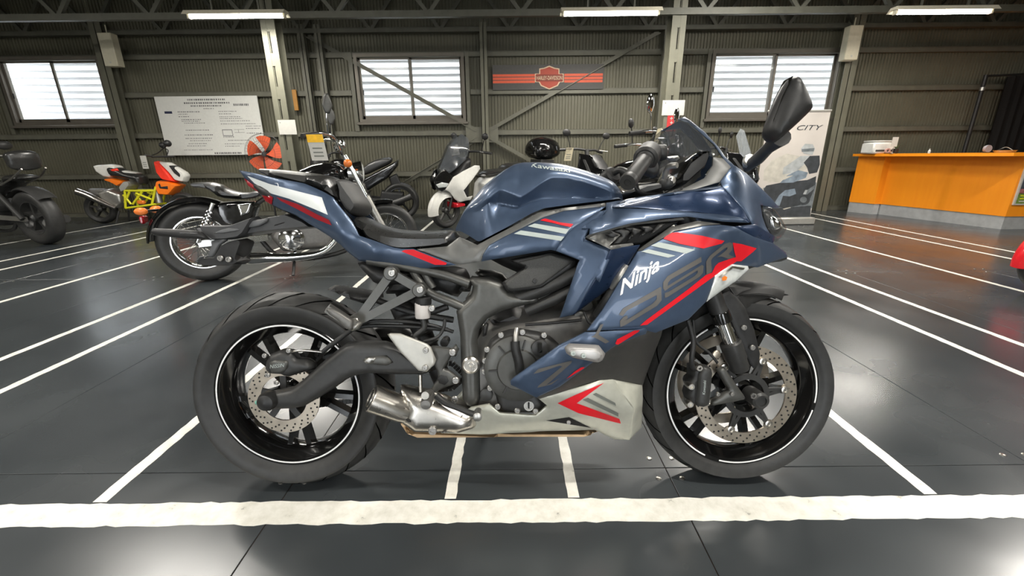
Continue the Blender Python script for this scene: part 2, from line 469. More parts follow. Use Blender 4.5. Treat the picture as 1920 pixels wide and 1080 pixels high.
# plates 1.2 m x 2.4 m sharing one mesh
pm = MB().bbox(0, 1.1975, 0, 2.3975, -.004, 0, .0012).out('floor_plate', M_FLOOR, floor, False).data
proto = bpy.data.objects['floor_plate']; first = True
bolts = MB()
for i in range(-10, 8):
    for j in range(-3, 3):
        x = .5 + 1.2 * i; y = 1.166 + 2.4 * j
        xa, xb, ya, yb = max(x, X0), min(x + 1.1975, X1), max(y, YB), min(y + 2.3975, YW)
        if xb - xa < .05 or yb - ya < .05: continue
        full = xb - xa > 1.19 and yb - ya > 2.39
        if full and first: o = proto; first = False
        elif full: o = copy(proto, floor)
        else:
            o = MB().bbox(0, xb - xa, 0, yb - ya, -.004, 0, .0012).out('floor_plate', M_FLOOR, floor, False)
        o.location = (xa, ya, 0)
        for bx in (.035, 1.16):
            for by in (.045, 2.35):
                if xa + bx < xb and ya + by < yb:
                    bolts.lathe([(.009, 0), (.009, .0016), (.006, .003), (0, .0032)], (xa + bx, ya + by, 0), (0, 0, 1), 8)
o = bolts.out('floor_bolt_heads', M_STEEL, floor); o['kind'] = 'stuff'
def floor_line(xa, xb, ya, yb, jit=.004):
    # slightly ragged painted strip, under a millimetre thick
    long_x = (xb - xa) > (yb - ya); L = (xb - xa) if long_x else (yb - ya); n = max(8, int(L / .03)); V = []; F = []
    for k in range(n + 1):
        t = k / n; a = RNG.uniform(-jit, jit) * .5; b = RNG.uniform(-jit, jit) * .5
        V += [(xa + L * t, ya + a, .0008), (xa + L * t, yb + b, .0008)] if long_x else [(xb + b, ya + L * t, .0008), (xa + a, ya + L * t, .0008)]
    for k in range(n): F.append((2*k, 2*k+2, 2*k+3, 2*k+1))
    m = len(V); V += [(x, y, .0001) for x, y, z in V]
    for k in range(n): F.append((2*k, 2*k+m, 2*k+2+m, 2*k+2)); F.append((2*k+1, 2*k+3, 2*k+3+m, 2*k+1+m))
    return obj('floor_line', V, F, M_LINE, floor, False)
floor_line(-9.5, 8.4, .951, 1.035, .007)
for x in (-.192, .180): floor_line(x - .0165, x + .0165, 1.04, 3.2)
for x in (-1.25, 1.255): floor_line(x - .021, x + .021, 1.04, 7.3)
for x in (-2.29, -2.66, -3.74, -4.84, -5.25, -6.3, 2.35, 2.71, 3.75, 4.78, 5.13): floor_line(x - .021, x + .021, 1.04, 7.35)

# --- far wall: ribbed sheet steel with three window openings
WIN = [(-8.36, -6.75), (-2.50, -.80), (3.36, 5.40)]; WZ0, WZ1 = 1.60, 2.55
def ribbed_wall(name, xa, xb, y, z0, z1, holes, pitch=.052, dep=.016, side=-1):
    V = []; F = []; prof = [(0, 0), (.5, 0), (.58, 1), (.92, 1)]
    xs = []
    x = xa
    while x < xb:
        for t, d in prof:
            xs.append((x + t * pitch, d))
        x += pitch
    xs.append((xb, 0))
    def strip(za, zb, sel):
        base = len(V)
        for xx, d in sel: V.append((xx, y + side * dep * d, za)); V.append((xx, y + side * dep * d, zb))
        for k in range(len(sel) - 1):
            q = (base + 2*k, base + 2*k+2, base + 2*k+3, base + 2*k+1); F.append(q if side < 0 else q[::-1])
    cuts = sorted(holes); cur = xa
    for a, b in cuts:
        strip(z0, z1, [q for q in xs if cur - 1e-6 <= q[0] <= a]); s2 = [q for q in xs if a - pitch * .5 <= q[0] <= b + pitch * .5]
        strip(z0, WZ0, s2); strip(WZ1, z1, s2); cur = b
    strip(z0, z1, [q for q in xs if q[0] >= cur])
    o = obj(name, V, F, M_WALL, None, False)
    return tag(o, kind='structure')
wb = ribbed_wall('wall_back', X0, X1, YW - .01, 0, ZR, WIN); wb['label'] = 'grey ribbed sheet steel wall with steel girts'
wl = MB().box(X0 - .1, X0, YB, YW + .1, 0, ZR).out('wall_left', M_WALL, None, False); tag(wl, kind='structure')
wr = MB().box(X1, X1 + .1, YB, YW + .1, 0, ZR).out('wall_right', M_WALL, None, False); tag(wr, kind='structure')
wf = MB().box(X0, X1, YB - .1, YB, 2.5, ZR).box(X0, -3.2, YB - .1, YB, 0, 2.5).box(2.2, X1, YB - .1, YB, 0, 2.5).box(-1.8, .8, YB - .1, YB, 0, 2.5).out('wall_front', M_GREYSIDE, None, False)
tag(wf, kind='structure')
cl = MB().box(X0 - .1, X1 + .1, YB - .1, YW + .1, ZR, ZR + .06).out('ceiling', M_ROOF, None, False); tag(cl, kind='structure')
TR = [0]
def trim(mb, m=None, label=None):
    TR[0] += 1; o = mb.out('trim_%d' % TR[0], m or M_STRUC, None, False); tag(o, label, kind='structure'); return o
def cchan(mb, xa, xb, y, z, h=.075, d=.06):
    """C-shaped girt: web with two lips, open to the wall"""
    mb.box(xa, xb, y - d, y, z - .004, z + .004 - .0).box(xa, xb, y - d, y - d + .006, z - h, z).box(xa, xb, y - d, y, z - h - .004, z - h + .002)
    return mb
yg = YW - .03
for z, spans in ((.74, [(X0, X1)]), (1.41, [(X0, X1)]), (2.05, [(X0, -8.5), (-6.62, -2.64), (-.66, 3.22), (5.54, X1)]), (2.62, [(X0, X1)]), (2.97, [(X0, X1)]), (.07, [(X0, X1)])):
    for a, b in spans: trim(cchan(MB(), a, b, yg, z), label='horizontal steel girt on the ribbed wall')
# wall posts seen between windows
def hcol(x, y, w, d, z1, m, slots=False, label=None):
    mb = MB().box(x - w/2, x + w/2, y - .008, y, 0, z1).box(x - w/2, x + w/2, y - d, y - d + .008, 0, z1)
    if slots: # two flanges tied by short batten plates: the slots are the gaps
        for sx in (-1, 1): mb.box(x + sx * w * .30 - w * .2, x + sx * w * .30 + w * .2, y - d - .012, y - d, 0, z1)
        z = .1
        while z < z1: mb.box(x - w * .12, x + w * .12, y - d - .010, y - d, z, min(z + .16, z1)); z += .42
    mb.box(x - .006, x + .006, y - d, y, 0, z1)
    return trim(mb, m, label)
hcol(-.42, yg - .06, .11, .12, 3.0, M_COLUMN, False, 'slim steel post in the middle of the cross braces')
for x in (-3.32, -3.05, 2.52, 2.74): hcol(x, yg - .06, .10, .10, 3.0, M_STRUC)
for a, b in WIN:
    for x in (a - .10, b + .10): trim(MB().box(x - .03, x + .03, yg - .075, yg - .06, 1.41, 2.62).box(x - .004, x + .004, yg - .06, yg, 1.41, 2.62))
# cross braces with gusset plates
def brace(p, q):
    a = on_wall(*p, yg - .09); b = on_wall(*q, yg - .09)
    mb = MB().bar(a, b, .012, .062, (0, 1, 0)); c = Vector((0, .03, 0)); n = (Vector(b) - Vector(a)).normalized().cross(Vector((0, 1, 0))) * .028
    mb.bar(Vector(a) + c + n, Vector(b) + c + n, .055, .008, (0, 1, 0)); trim(mb, M_STRUC, 'diagonal angle steel brace across the ribbed wall')
brace((575, 70), (893, 247)); brace((913, 250), (1238, 62)); brace((893, 258), (750, 345)); brace((913, 258), (1040, 330))
for q in ((889, 252), (919, 252)):
    c = on_wall(*q, yg - .11); trim(MB().box(c[0] - .14, c[0] + .14, c[1], c[1] + .008, c[2] - .13, c[2] + .12), M_STRUC)
# main columns under the lattice girder
YC = 6.55
for px, py in ((520, 160), (1262, 160)):
    c = on_wall(px, py, YC); hcol(c[0], YC + .2, .19, .2, 3.35, M_COLUMN, True, 'battened steel column carrying the lattice girder')
for px, py in ((225, 190), (1572, 190)):
    c = on_wall(px, py, YW - .12); hcol(c[0], YW - .12, .19, .12, 3.05, M_COLUMN, False, 'steel wall column beside a window')
# lattice girders
def lattice(y, z0, z1, xa, xb, step, m, chord=.085):
    trim(MB().box(xa, xb, y - .035, y + .035, z0 - chord/2, z0 + chord/2), m, 'lattice girder chord below the roof')
    trim(MB().box(xa, xb, y - .035, y + .035, z1 - chord/2, z1 + chord/2), m)
    x = xa; k = 0
    while x < xb - step:
        mb = MB().bar((x, y, z0 if k % 2 == 0 else z1), (x + step, y, z1 if k % 2 == 0 else z0), .045, .05)
        trim(mb, m); x += step; k += 1
zc1 = on_wall(960, 25, YC)[2]; lattice(YC, zc1, zc1 + .75, X0, X1, .62, M_STRUCD, .08)
zc2 = on_wall(960, 55, YW - .16)[2]; lattice(YW - .16, zc2, zc2 + .7, X0, X1, .55, M_STRUCD, .06)
lattice(3.2, 3.55, 4.1, X0, X1, .8, M_STRUCD); lattice(0.0, 3.55, 4.1, X0, X1, .8, M_STRUCD); lattice(-3.2, 3.55, 4.1, X0, X1, .8, M_STRUCD)
for x in np.arange(X0 + .6, X1, 1.6):                       # purlins running away from the camera
    trim(MB().box(x - .03, x + .03, YB, YW - .05, ZR - .12, ZR), M_STRUCD)

# --- windows
def window(n, xa, xb):
    r = MB().box(xa - .05, xb + .05, YW - .10, YW + .04, WZ0 - .05, WZ0).box(xa - .05, xb + .05, YW - .10, YW + .04, WZ1, WZ1 + .05)\
        .box(xa - .05, xa, YW - .10, YW + .04, WZ0, WZ1).box(xb, xb + .05, YW - .10, YW + .04, WZ0, WZ1).out('window_%d' % n, M_WINFR, None, False)
    tag(r, 'aluminium sliding window in the ribbed wall', kind='structure')
    MB().bbox(xa - .09, xb + .09, YW - .14, YW - .09, WZ0 - .09, WZ0 - .05).out('window_sill', M_WINFR, r, False)
    xm = (xa + xb) / 2
    for k, (p, q, y) in enumerate(((xa, xm + .03, YW - .03), (xm - .03, xb, YW))):
        t = .035; s = MB().box(p, q, y - .012, y + .012, WZ0, WZ0 + t * 1.6).box(p, q, y - .012, y + .012, WZ1 - t, WZ1).box(p, p + t, y - .012, y + .012, WZ0, WZ1).box(q - t, q, y - .012, y + .012, WZ0, WZ1).out('sash', M_WINFR, r, False)
        MB().box(p + t, q - t, y - .003, y + .003, WZ0 + t * 1.6, WZ1 - t).out('pane', M_GLASS, s, False)
    MB().bbox(xa + .035, xa + .055, YW - .055, YW - .042, 1.98, 2.06, .003).out('latch', M_BLACK, r)
for i, (a, b) in enumerate(WIN): window(i + 1, a, b)
# neighbour's siding seen through the glass
nb = MB().box(-16, 15, 9.62, 9.72, 0, 5.2).out('wall_neighbour', M_SIDING, None, False); tag(nb, 'white lapped siding of the building next door', kind='structure')
pb = MB().add([(-16, 9.62, 0), (15, 9.62, 0), (15, 9.56, 0), (-16, 9.56, 0), (-16, 9.62, .125), (15, 9.62, .125), (15, 9.61, .125), (-16, 9.61, .125)],
              [(0,1,2,3),(7,6,5,4),(3,2,6,7),(0,4,5,1),(1,5,6,2),(0,3,7,4)]).out('siding_board', M_SIDING, nb, False)
for k in range(1, 26): c = copy(pb, nb); c.location = (0, 0, k * .128 + .8)
pb.location = (0, 0, .8)
g = MB().box(-40, 40, 7.96, 40, -.3, -.2).box(-40, 40, -40, YB - .11, -.3, -.06).out('ground_outside', mat('concrete_yard', (.4, .4, .38), .8), None, False); tag(g, kind='structure')

# --- fluorescent fixtures
M_TUBE = mat('fluorescent_tube', (1, .98, .92), .4, 0, 0, emit=28.0)
M_HOUS = mat('cream_lamp_housing', (.62, .58, .46), .5, 0, .05)
def fixture(X, Y, Z, L=1.25, label='', lamp=LAMP_W):
    r = empty('fluorescent_light', (X, Y, Z)); tag(r, label, 'ceiling light', 'tube lights under the roof girders')
    # tray with sloping sides
    V = []; F = []
    for x in (-L/2, L/2):
        V += [(x, -.10, .0), (x, -.05, .055), (x, .05, .055), (x, .10, .0), (x, .035, .022), (x, -.035, .022)]
    for k in range(6): F.append((k, (k+1) % 6, 6 + (k+1) % 6, 6 + k))
    F += [tuple(range(6))[::-1], tuple(range(6, 12))]
    obj('lamp_housing', V, F, M_HOUS, r, False)
    for sx in (-1, 1): MB().bbox(sx * (L/2 - .03) - .012, sx * (L/2 - .03) + .012, -.03, .03, -.03, .03, .004).out('tube_holder', M_HOUS, r)
    MB().tube([(-L/2 + .04, 0, -.008), (L/2 - .04, 0, -.008)], .019, 12).out('tube', M_TUBE, r)
    for hx in (-.29, .29): MB().box(hx - .01, hx + .01, -.01, .01, .05, ZR - Z).out('hanger', M_STRUCD, r, False)
    la = bpy.data.lights.new('fluorescent_lamp', 'AREA'); la.shape = 'RECTANGLE'; la.size = L - .1; la.size_y = .06; la.energy = lamp; la.color = (1, .958, .885)
    lo = bpy.data.objects.new('lamp_glow', la); link(lo, r); lo.location = (0, 0, -.03)
for px, py, lb in ((444, 30, 'lit fluorescent tube fixture above the white notice board'), (1145, 25, 'lit fluorescent tube fixture above the dark striped banner'), (1768, 22, 'lit fluorescent tube fixture above the wooden counter')):
    c = on_wall(px, py, 6.1); fixture(c[0], 6.1, c[2], 1.25, lb, LAMP_W * (.45 if px > 1500 else 1))
for y, ln in ((3.15, 'above the parked row'), (.2, 'above the painted bay line'), (-2.6, 'above the aisle facing the bays')):
    for x, cn in ((-7.6, 'farthest from the counter'), (-3.3, 'over the black cruiser'), (1.1, 'over the blue motorcycle bay'), (5.4, 'at the counter end')): fixture(x, y, 3.25, 1.25, 'lit fluorescent tube fixture %s, %s' % (ln, cn))
fixture(3.1, 5.3, 3.15, 1.25, 'added fluorescent tube fixture brightening the wooden counter', LAMP_W * 1.15)  # extra out-of-view fixture, added to brighten the counter face

# =================================================================== MAIN MOTORCYCLE
B = Rig('sport_motorcycle', 'navy blue fully faired sport motorcycle with red and silver stripes', 'motorcycle', 0, 1.13, 0, math.radians(10))
BR = B.root
P = B.p
def xz(L): return B.xz(L)
def mirror_pts(L): return [(q[0], -q[1], q[2]) for q in L]
_boltmesh = {}
def bolt(px, py, lat, r=.007, parent=None, m=None, name='bolt', h=.006):
    q = P(px, py, lat); key = (r, h, (m or M_BOLT).name)
    if key not in _boltmesh:
        mb = MB().lathe([(r, .0), (r, -h * .7), (r * .8, -h), (r * .45, -h), (r * .42, -h * .45), (0, -h * .45)], (0, 0, 0), (0, 1, 0), 12)
        o = mb.out(name, m or M_BOLT, parent or BR, True, 30); _boltmesh[key] = o.data
    else:
        o = bpy.data.objects.new(name, _boltmesh[key]); link(o, parent or BR)
    o.location = q; return o
def tubep(name, m, L, r, parent=None, **k):
    return MB().tube([P(*q) for q in L], r, **k).out(name, m, parent or BR)
def cylp(name, m, px, py, lat, prof, parent=None, n=32, axis=(0, -1, 0)):
    """lathe whose axis runs out towards the right-hand side of the bike; prof (radius, offset outward)"""
    return MB().lathe(prof, P(px, py, lat), axis, n).out(name, m, parent or BR)

# ---------------------------------------------------------------- wheels
RWX, RWZ, RWR = -.672, .303, .303
FWX, FWZ, FWR = .690, .294, .294
def smooth_prof(prof, sub=4): return [(v.x, v.y) for v in path([(a, b, 0) for a, b in prof], sub)]
def disc_ring(mb, c, ri, ro, y, t, n=72, wave=0.):
    V = []; F = []
    for yy in (y, y + t):
        for k in range(n):
            a = 2 * PI * k / n; w1 = ro - (wave if (k % 6) < 2 else 0)
            for r in (ri, w1): V.append((c[0] + r * math.cos(a), yy, c[1] + r * math.sin(a)))
    m2 = 2 * n
    for k in range(n):
        j = (k + 1) % n
        F += [(2*k, 2*k+1, 2*j+1, 2*j), (m2+2*k, m2+2*j, m2+2*j+1, m2+2*k+1), (2*k+1, m2+2*k+1, m2+2*j+1, 2*j+1), (2*k, 2*j, m2+2*j, m2+2*k)]
    return mb.add(V, F)
def holes(c, y, rows, n, r, sgn=-1):
    mb = MB()
    for j, (rad, ph) in enumerate(rows):
        for k in range(n):
            a = 2 * PI * (k + ph) / n
            mb.lathe([(r, -.0004), (r, .0004)], (c[0] + rad * math.cos(a), y, c[1] + rad * math.sin(a)), (0, sgn, 0), 8)
    return mb
def moto_wheel(name, cx, cz, R, rr, tw, rw, spokes, parent, gap=None, grooves=22, srad=None):
    c = (cx, 0, cz)
    rim = MB().lathe([(rr + .008, -rw), (rr + .004, -rw - .004), (rr - .007, -rw - .003), (rr - .010, -rw + .004), (rr - .030, -rw + .020), (rr - .036, -rw * .3), (rr - .036, rw * .3), (rr - .030, rw - .02),
                      (rr - .010, rw - .004), (rr - .007, rw + .003), (rr + .004, rw + .004), (rr + .008, rw), (rr - .004, rw - .012), (rr - .012, 0), (rr - .004, -rw + .012)], c, (0, 1, 0), 96, True).out(name, M_GLOSSBK, parent)
    h = (rr + R) / 2
    prof = smooth_prof([(rr - .004, -rw + .002), (rr + .010, -rw - .003), (h - .012, -tw + .003), (h + .012, -tw), (R - .030, -tw * .90), (R - .013, -tw * .62), (R - .003, -tw * .30), (R, 0),
                        (R - .003, tw * .30), (R - .013, tw * .62), (R - .030, tw * .90), (h + .012, tw), (h - .012, tw - .003), (rr + .010, rw + .003), (rr - .004, rw - .002)], 3)
    MB().lathe(prof + [(rr - .002, 0)], c, (0, 1, 0), 96, True).out('tyre', M_RUBBER, rim, True, 60)
    hp = sorted((q[1], q[0]) for q in prof if q[1] >= 0 and q[0] > h); cr_y = [q[0] for q in hp]; cr_r = [q[1] for q in hp]
    # tread grooves: curved ribbons following the crown
    def crown(y):
        return float(np.interp(abs(y), cr_y, cr_r))
    mb = MB()
    for k in range(grooves):
        for sg in (-1, 1):
            a0 = 2 * PI * (k + (.5 if sg > 0 else 0)) / grooves; V = []; F = []; n = 9
            for i in range(n + 1):
                t = i / n; y = sg * tw * (.08 + .84 * t); r = crown(y) + .0010; a = a0 + .26 * t ** 1.5; wd = .0052 / R * (1 - .5 * t)
                for s in (-1, 1): V.append((cx + r * math.cos(a + s * wd), y, cz + r * math.sin(a + s * wd)))
            for i in range(n): F.append((2*i, 2*i+1, 2*i+3, 2*i+2))
            mb.add(V, F)
    g = mb.out('tread_grooves', M_GROOVE, rim); g['kind'] = 'stuff'
    sr = srad or rr - .002
    mb = MB(); n = 120; V = []; F = []
    y = -rw - .0046
    for k in range(n + 1):
        a = 2 * PI * k / n
        for r in (sr - .0022, sr + .0022): V.append((cx + r * math.cos(a), y, cz + r * math.sin(a)))
    for k in range(n):
        if gap and any(g0 <= k / n * 360 < g1 for g0, g1 in gap): continue
        F.append((2*k, 2*k+1, 2*k+3, 2*k+2))
    mb.add(V, F).out('rim_stripe', M_WHITEF, rim)
    MB().lathe([(.026, -.055), (.040, -.05), (.043, -.02), (.043, .02), (.040, .05), (.026, .055)], c, (0, 1, 0), 32).out('hub', M_GLOSSBK, rim)
    for k in range(spokes[0]):
        a = spokes[1] + 2 * PI * k / spokes[0]; mb = MB()
        def pt(r, an, y=0): return (cx + r * math.cos(an), y, cz + r * math.sin(an))
        for s in (-1, 1):
            p0 = Vector(pt(.036, a + s * .32)); p1 = Vector(pt(.10, a + s * .13)); p2 = Vector(pt(rr - .028, a + s * spokes[2]))
            for p, q, w in ((p0, p1, .024), (p1, p2, .016)): mb.bar(p, q, .026, w, (0, 1, 0)) if False else mb.bar(p, q, w, .034, (0, 1, 0))
        mb.out('spoke', M_GLOSSBK, rim, False)
    return rim
rear = moto_wheel('rear_wheel', RWX, RWZ, RWR, .216, .074, .056, (5, .95, .17), BR, srad=.2125)
front = moto_wheel('front_wheel', FWX, FWZ, FWR, .226, .056, .044, (5, 1.35, .17), BR, gap=((113, 119), (243, 252), (344, 350)), srad=.2245)
# rear disc and carrier
rc = (RWX, RWZ)
disc_ring(MB(), rc, .068, .105, -.083, .005).out('brake_disc', M_DISC, rear)
h = holes(rc, -.0835, [(.100, 0), (.092, .33), (.084, .66)], 22, .0028).out('brake_disc_holes', M_DARKIN, rear); h['kind'] = 'stuff'
for k in range(5):
    a = 2 * PI * k / 5 + .3; MB().bar((RWX + .03 * math.cos(a), -.079, RWZ + .03 * math.sin(a)), (RWX + .072 * math.cos(a), -.079, RWZ + .072 * math.sin(a)), .018, .006, (0, 1, 0)).out('disc_carrier_arm', M_SATIN, rear, False)
# rear sprocket and chain on the far side
mb = MB(); V = []; F = []; n = 84
for yy in (.075, .081):
    for k in range(n):
        a = 2 * PI * k / n; r = .096 if k % 2 else .088
        for q in (.060, r): V.append((RWX + q * math.cos(a), yy, RWZ + q * math.sin(a)))
for k in range(n):
    j = (k + 1) % n; m2 = 2 * n
    F += [(2*k, 2*k+1, 2*j+1, 2*j), (m2+2*k, m2+2*j, m2+2*j+1, m2+2*k+1), (2*k+1, m2+2*k+1, m2+2*j+1, 2*j+1)]
mb.add(V, F).out('sprocket', M_SATIN, rear, False)
mb = MB()
chain = [(RWX, .393), (RWX - .06, .37), (RWX - .088, .303), (RWX - .06, .237), (RWX, .213), (-.2, .27), (-.155, .31), (-.2, .355)]
cp = [chain[i] for i in range(len(chain))]
Q = densify(np.array(cp), .0125)
for i in range(len(Q)):
    a = Q[i]; b = Q[(i + 1) % len(Q)]; mb.bar((a[0], .078, a[1]), (a[0] + (b[0] - a[0]) * .8, .078, a[1] + (b[1] - a[1]) * .8), .016, .012, (0, 1, 0))
c = mb.out('drive_chain', M_SATIN, BR, False); c['kind'] = 'stuff'

# ---------------------------------------------------------------- swingarm, axle
sw = cB([(352,612),(368,578),(420,566),(520,546),(570,510),(640,445),(700,392),(760,345),(800,318),(850,305),(1000,308),(1075,335),(1120,360),(1230,430),(1240,465),(1200,478),(1050,478),(930,472),(860,480),(810,500),(730,555),(650,605),(580,645),(520,655),(400,660),(358,640)], .118)
puff('swingarm', M_SATIN, BR, xz(sw), -.108, .026, .018, .012)
swl = cB([(352,612),(420,566),(520,546),(640,445),(760,345),(850,305),(1000,308),(1240,465),(1050,478),(860,480),(730,555),(580,645),(400,660)], .118)
puff('swingarm', M_SATIN, BR, xz(swl), .108, .024, .018, .02)
swi = cB([(885,405),(905,385),(1010,378),(1030,395),(1045,415),(1010,432),(920,425)], .136)
puff('swingarm_boss', M_DGREY, BR, xz(swi), -.134, .006, .01, .01)
puff('swingarm_slot', M_ALU, BR, xz(cB([(890,408),(920,388),(960,390),(940,418),(905,420)], .139)), -.1395, .003, .004, .01)
cylp('axle_cap', M_BLACK, 505, 750, .128, [(.026, -.01), (.027, .012), (.022, .024), (.012, .029), (0, .030)])
cylp('axle_pin', mat('green_marker', (.20, .45, .36), .5), 483, 754, .120, [(.006, -.02), (.006, .004), (0, .006)])
# rear caliper
cal = cB([(390,405),(410,370),(470,345),(530,350),(550,390),(600,395),(640,420),(640,450),(560,470),(500,490),(470,475),(400,470),(385,440)], .11)
puff('rear_caliper', M_SATIN, BR, xz(cal), -.105, .024, .016, .01)
puff('caliper_face', M_DGREY, BR, xz(cB([(398,415),(430,400),(500,405),(500,440),(470,472),(410,468)], .13)), -.128, .007, .008, .01)
B.text('caliper_print', M_GREYF, BR, 'NISSIN', (506, 691), (26, -3), (1, -7), (lambda q: np.full(len(q), .1355), -1), off=.001)
for q in ((380,378),(505,352),(397,478),(440,518)): bolt(360+q[0]/2.77, 530+q[1]/2.77, .125, .007)
tubep('brake_hose', M_STEEL, [(545,660,.12),(570,657,.125),(605,660,.12)], .0035)
tubep('brake_hose', M_BLACK, [(605,660,.12),(640,632,.12),(680,612,.12),(760,612,.12),(840,618,.1)], .006)
tubep('brake_hose', M_BLACK, [(620,650,.12),(665,616,.13),(700,602,.13),(790,606,.12),(850,622,.1)], .005)
# hugger and rear inner guard
puff('rear_mudguard', M_BLACK, BR, xz(cA([(955,1010),(1000,985),(1150,1010),(1330,1040),(1360,1075),(1250,1120),(1150,1090),(1040,1040)], .03)), 0, .06, .02, .02)

# ---------------------------------------------------------------- frame
fr = cD([(262,345),(285,308),(338,262),(348,215),(322,185),(345,160),(440,170),(500,190),(545,240),(625,262),(700,262),(690,300),(610,315),(500,345),(425,385),(385,440),(372,500),(380,560),(388,640),(390,800),(372,840),(318,842),(295,800),(288,640),(282,470)], .13)
puff('main_frame', M_DGREY, BR, xz(fr), -.118, .024, .022, .012)
puff('main_frame', M_DGREY, BR, xz(fr), .118, .024, .022, .02)
for L, r in (([(960,562,.115),(1010,545,.13),(1090,508,.15)], .020), ([(988,582,.11),(1040,560,.13),(1095,532,.145)], .017), ([(1070,530,.12),(1130,505,.13),(1185,470,.13)], .018), ([(1075,565,.11),(1135,538,.12),(1190,515,.12)], .016)):
    tubep('frame_tube', M_SATIN, L, r)
cylp('pivot_bolt', M_STEEL, 883, 684, .145, [(.024, -.01), (.024, .006), (.019, .010), (.019, .004), (.009, .004), (.009, .009), (.004, .009), (.0035, .002), (0, .002)], n=24)
pad = cC([(742,1038),(697,965),(862,852),(765,812),(760,797),(1045,742),(1062,744),(1252,806),(1245,832),(992,1000),(935,1012)])
puff('knee_pad_plate', M_BLACK, BR, xz([(x, y, .15) for x, y in pad]), -.146, .010, .006, .012)
padi = cC([(748,1022),(716,968),(880,852),(800,815),(1048,757),(1225,806),(985,985),(930,998)])
puff('knee_pad', M_PAD, BR, xz([(x, y, .157) for x, y in padi]), -.153, .006, .006, .01)
bolt(760+935/3.856, 280+950/3.856, .158, .006, m=M_SATIN)
# seat rails and dark under-tail shell
tubep('seat_rail', M_DGREY, [(690,488,.10),(760,500,.11),(830,515,.12),(880,532,.125)], .013)
tubep('seat_rail', M_DGREY, [(770,498,.10),(800,545,.115),(850,568,.125),(878,580,.125)], .012)
tubep('seat_rail', M_DGREY, [(790,500,.105),(812,540,.11)], .011)
puff('battery_shell', M_BLACK, BR, xz(cA([(1120,720),(1250,790),(1500,850),(1640,860),(1860,850),(1960,870),(2000,960),(1900,1080),(1700,1000),(1560,1000),(1330,1000),(1200,860)], .05)), 0, .085, .03, .02)
puff('inner_rear_fender', M_BLACK, BR, xz(cD([(-60,160),(60,130),(340,200),(330,250),(200,240),(60,250),(-120,260)], .04)), 0, .07, .02, .02)
# passenger peg bracket
br = BR
for a, b in (((735, 512, .14), (668, 604, .15)), ((788, 543, .14), (668, 604, .15)), ((735, 512, .14), (788, 543, .14))):
    MB().bar(P(*a), P(*b), .022, .016, (0, 1, 0)).out('peg_bracket_arm', M_DGREY, BR, False)
for q in ((735, 512), (788, 543), (667, 602)):
    cylp('peg_bracket_boss', M_DGREY, q[0], q[1], .135, [(.019, -.012), (.019, .016), (.016, .019)], n=20); bolt(q[0], q[1], .155, .010)
mb = MB().bar(P(614, 577, .20), P(668, 612, .17), .020, .022, (0, 1, 0)); mb.out('passenger_peg', M_ALU, BR, False)
puff('peg_tread', M_GREYMET, BR, xz(cB([(700,132),(720,125),(770,150),(840,195),(835,245),(805,240),(760,195),(705,155)], .205)), -.205, .009, .006, .008)
puff('peg_joint', M_ALU, BR, xz(cB([(790,225),(845,200),(880,215),(860,245),(825,258)], .18)), -.17, .018, .01, .01)
# heel guard, rider peg, brake pedal
hg = cB([(1013,270),(1030,263),(1080,264),(1220,318),(1240,335),(1268,402),(1258,428),(1218,466),(1175,458),(1150,432),(1075,355)])
puff('heel_guard', M_ALUW, BR, xz([(x, y, .165) for x, y in hg]), -.162, .006, .006, .01)
for q in ((1215,350),(1212,440)): bolt(360+q[0]/2.77, 530+q[1]/2.77, .169, .008)
pb = cD([(120,535),(140,522),(240,535),(262,515),(278,540),(262,580),(240,575),(200,640),(230,650),(285,690),(282,715),(255,722),(200,742),(150,770),(130,750),(170,690),(165,655),(140,600)])
puff('footpeg_bracket', M_DGREY, BR, xz([(x, y, .145) for x, y in pb]), -.140, .010, .008, .01)
for q in ((245,555),(262,700),(258,798)): bolt(760+q[0]/2.769, 460+q[1]/2.769, .152, .010)
puff('footpeg_bracket_recess', M_BLACK, BR, xz(cD([(165,690),(185,672),(215,680),(225,705),(205,725),(175,715)], .151)), -.151, .002, .004, .01)
tubep('rider_footpeg', M_ALU, [(806, 742, .155), (802, 740, .20), (797, 742, .25)], [.012, .010])
MB().lathe([(.013, 0), (.015, .01), (.015, .07), (.012, .078), (0, .08)], P(806, 738, .17), (0.05, -1, 0), 16).out('footpeg_rubber', M_GREYMET, BR)
tubep('brake_pedal', M_SATIN, [(818,742,.16),(835,755,.17),(860,765,.18),(880,774,.19),(897,778,.20)], [.010, .008])
cylp('brake_pedal_pad', M_ALU, 896, 777, .20, [(.011, -.02), (.012, .018), (.009, .02)], n=14)
tubep('pushrod', M_STEEL, [(788, 703, .14), (789, 735, .15)], .005); tubep('pedal_spring', M_STEEL, [(797,752,.19),(795,766,.2)], .006)
# brake reservoir
cylp('reservoir', mat('milky_plastic', (.62, .60, .55), .4, 0, .05), 793, 582, .135, [(.001, 0)], n=4) if False else MB().lathe([(.0195, 0), (.021, .004), (.021, .040), (.019, .044)], P(793, 596, .13), (0, 0, 1), 20).out('reservoir', mat('milky_plastic', (.55, .52, .50), .4, 0, .05), BR)
MB().lathe([(.021, 0), (.022, .003), (.022, .018), (.019, .021)], P(794, 571, .13), (0, 0, 1), 20).out('reservoir_cap', M_BLACK, BR)
bolt(810, 578, .14, .009)
tubep('reservoir_hose', M_SATIN, [(793,598,.13),(795,615,.13),(778,632,.13),(790,650,.14)], .008)
tubep('cable', M_SATIN, [(834,598,.13),(832,615,.13),(820,632,.13),(795,640,.13)], .0045)
cylp('shock_boot', M_BLACK, 835, 640, .08, [(.012, -.02), (.012, .02)], n=14)
MB().tube([(-.33, 0, .62), (-.21, 0, .30)], .030, 18).out('shock_absorber', M_BLACK, BR)
mb = MB()
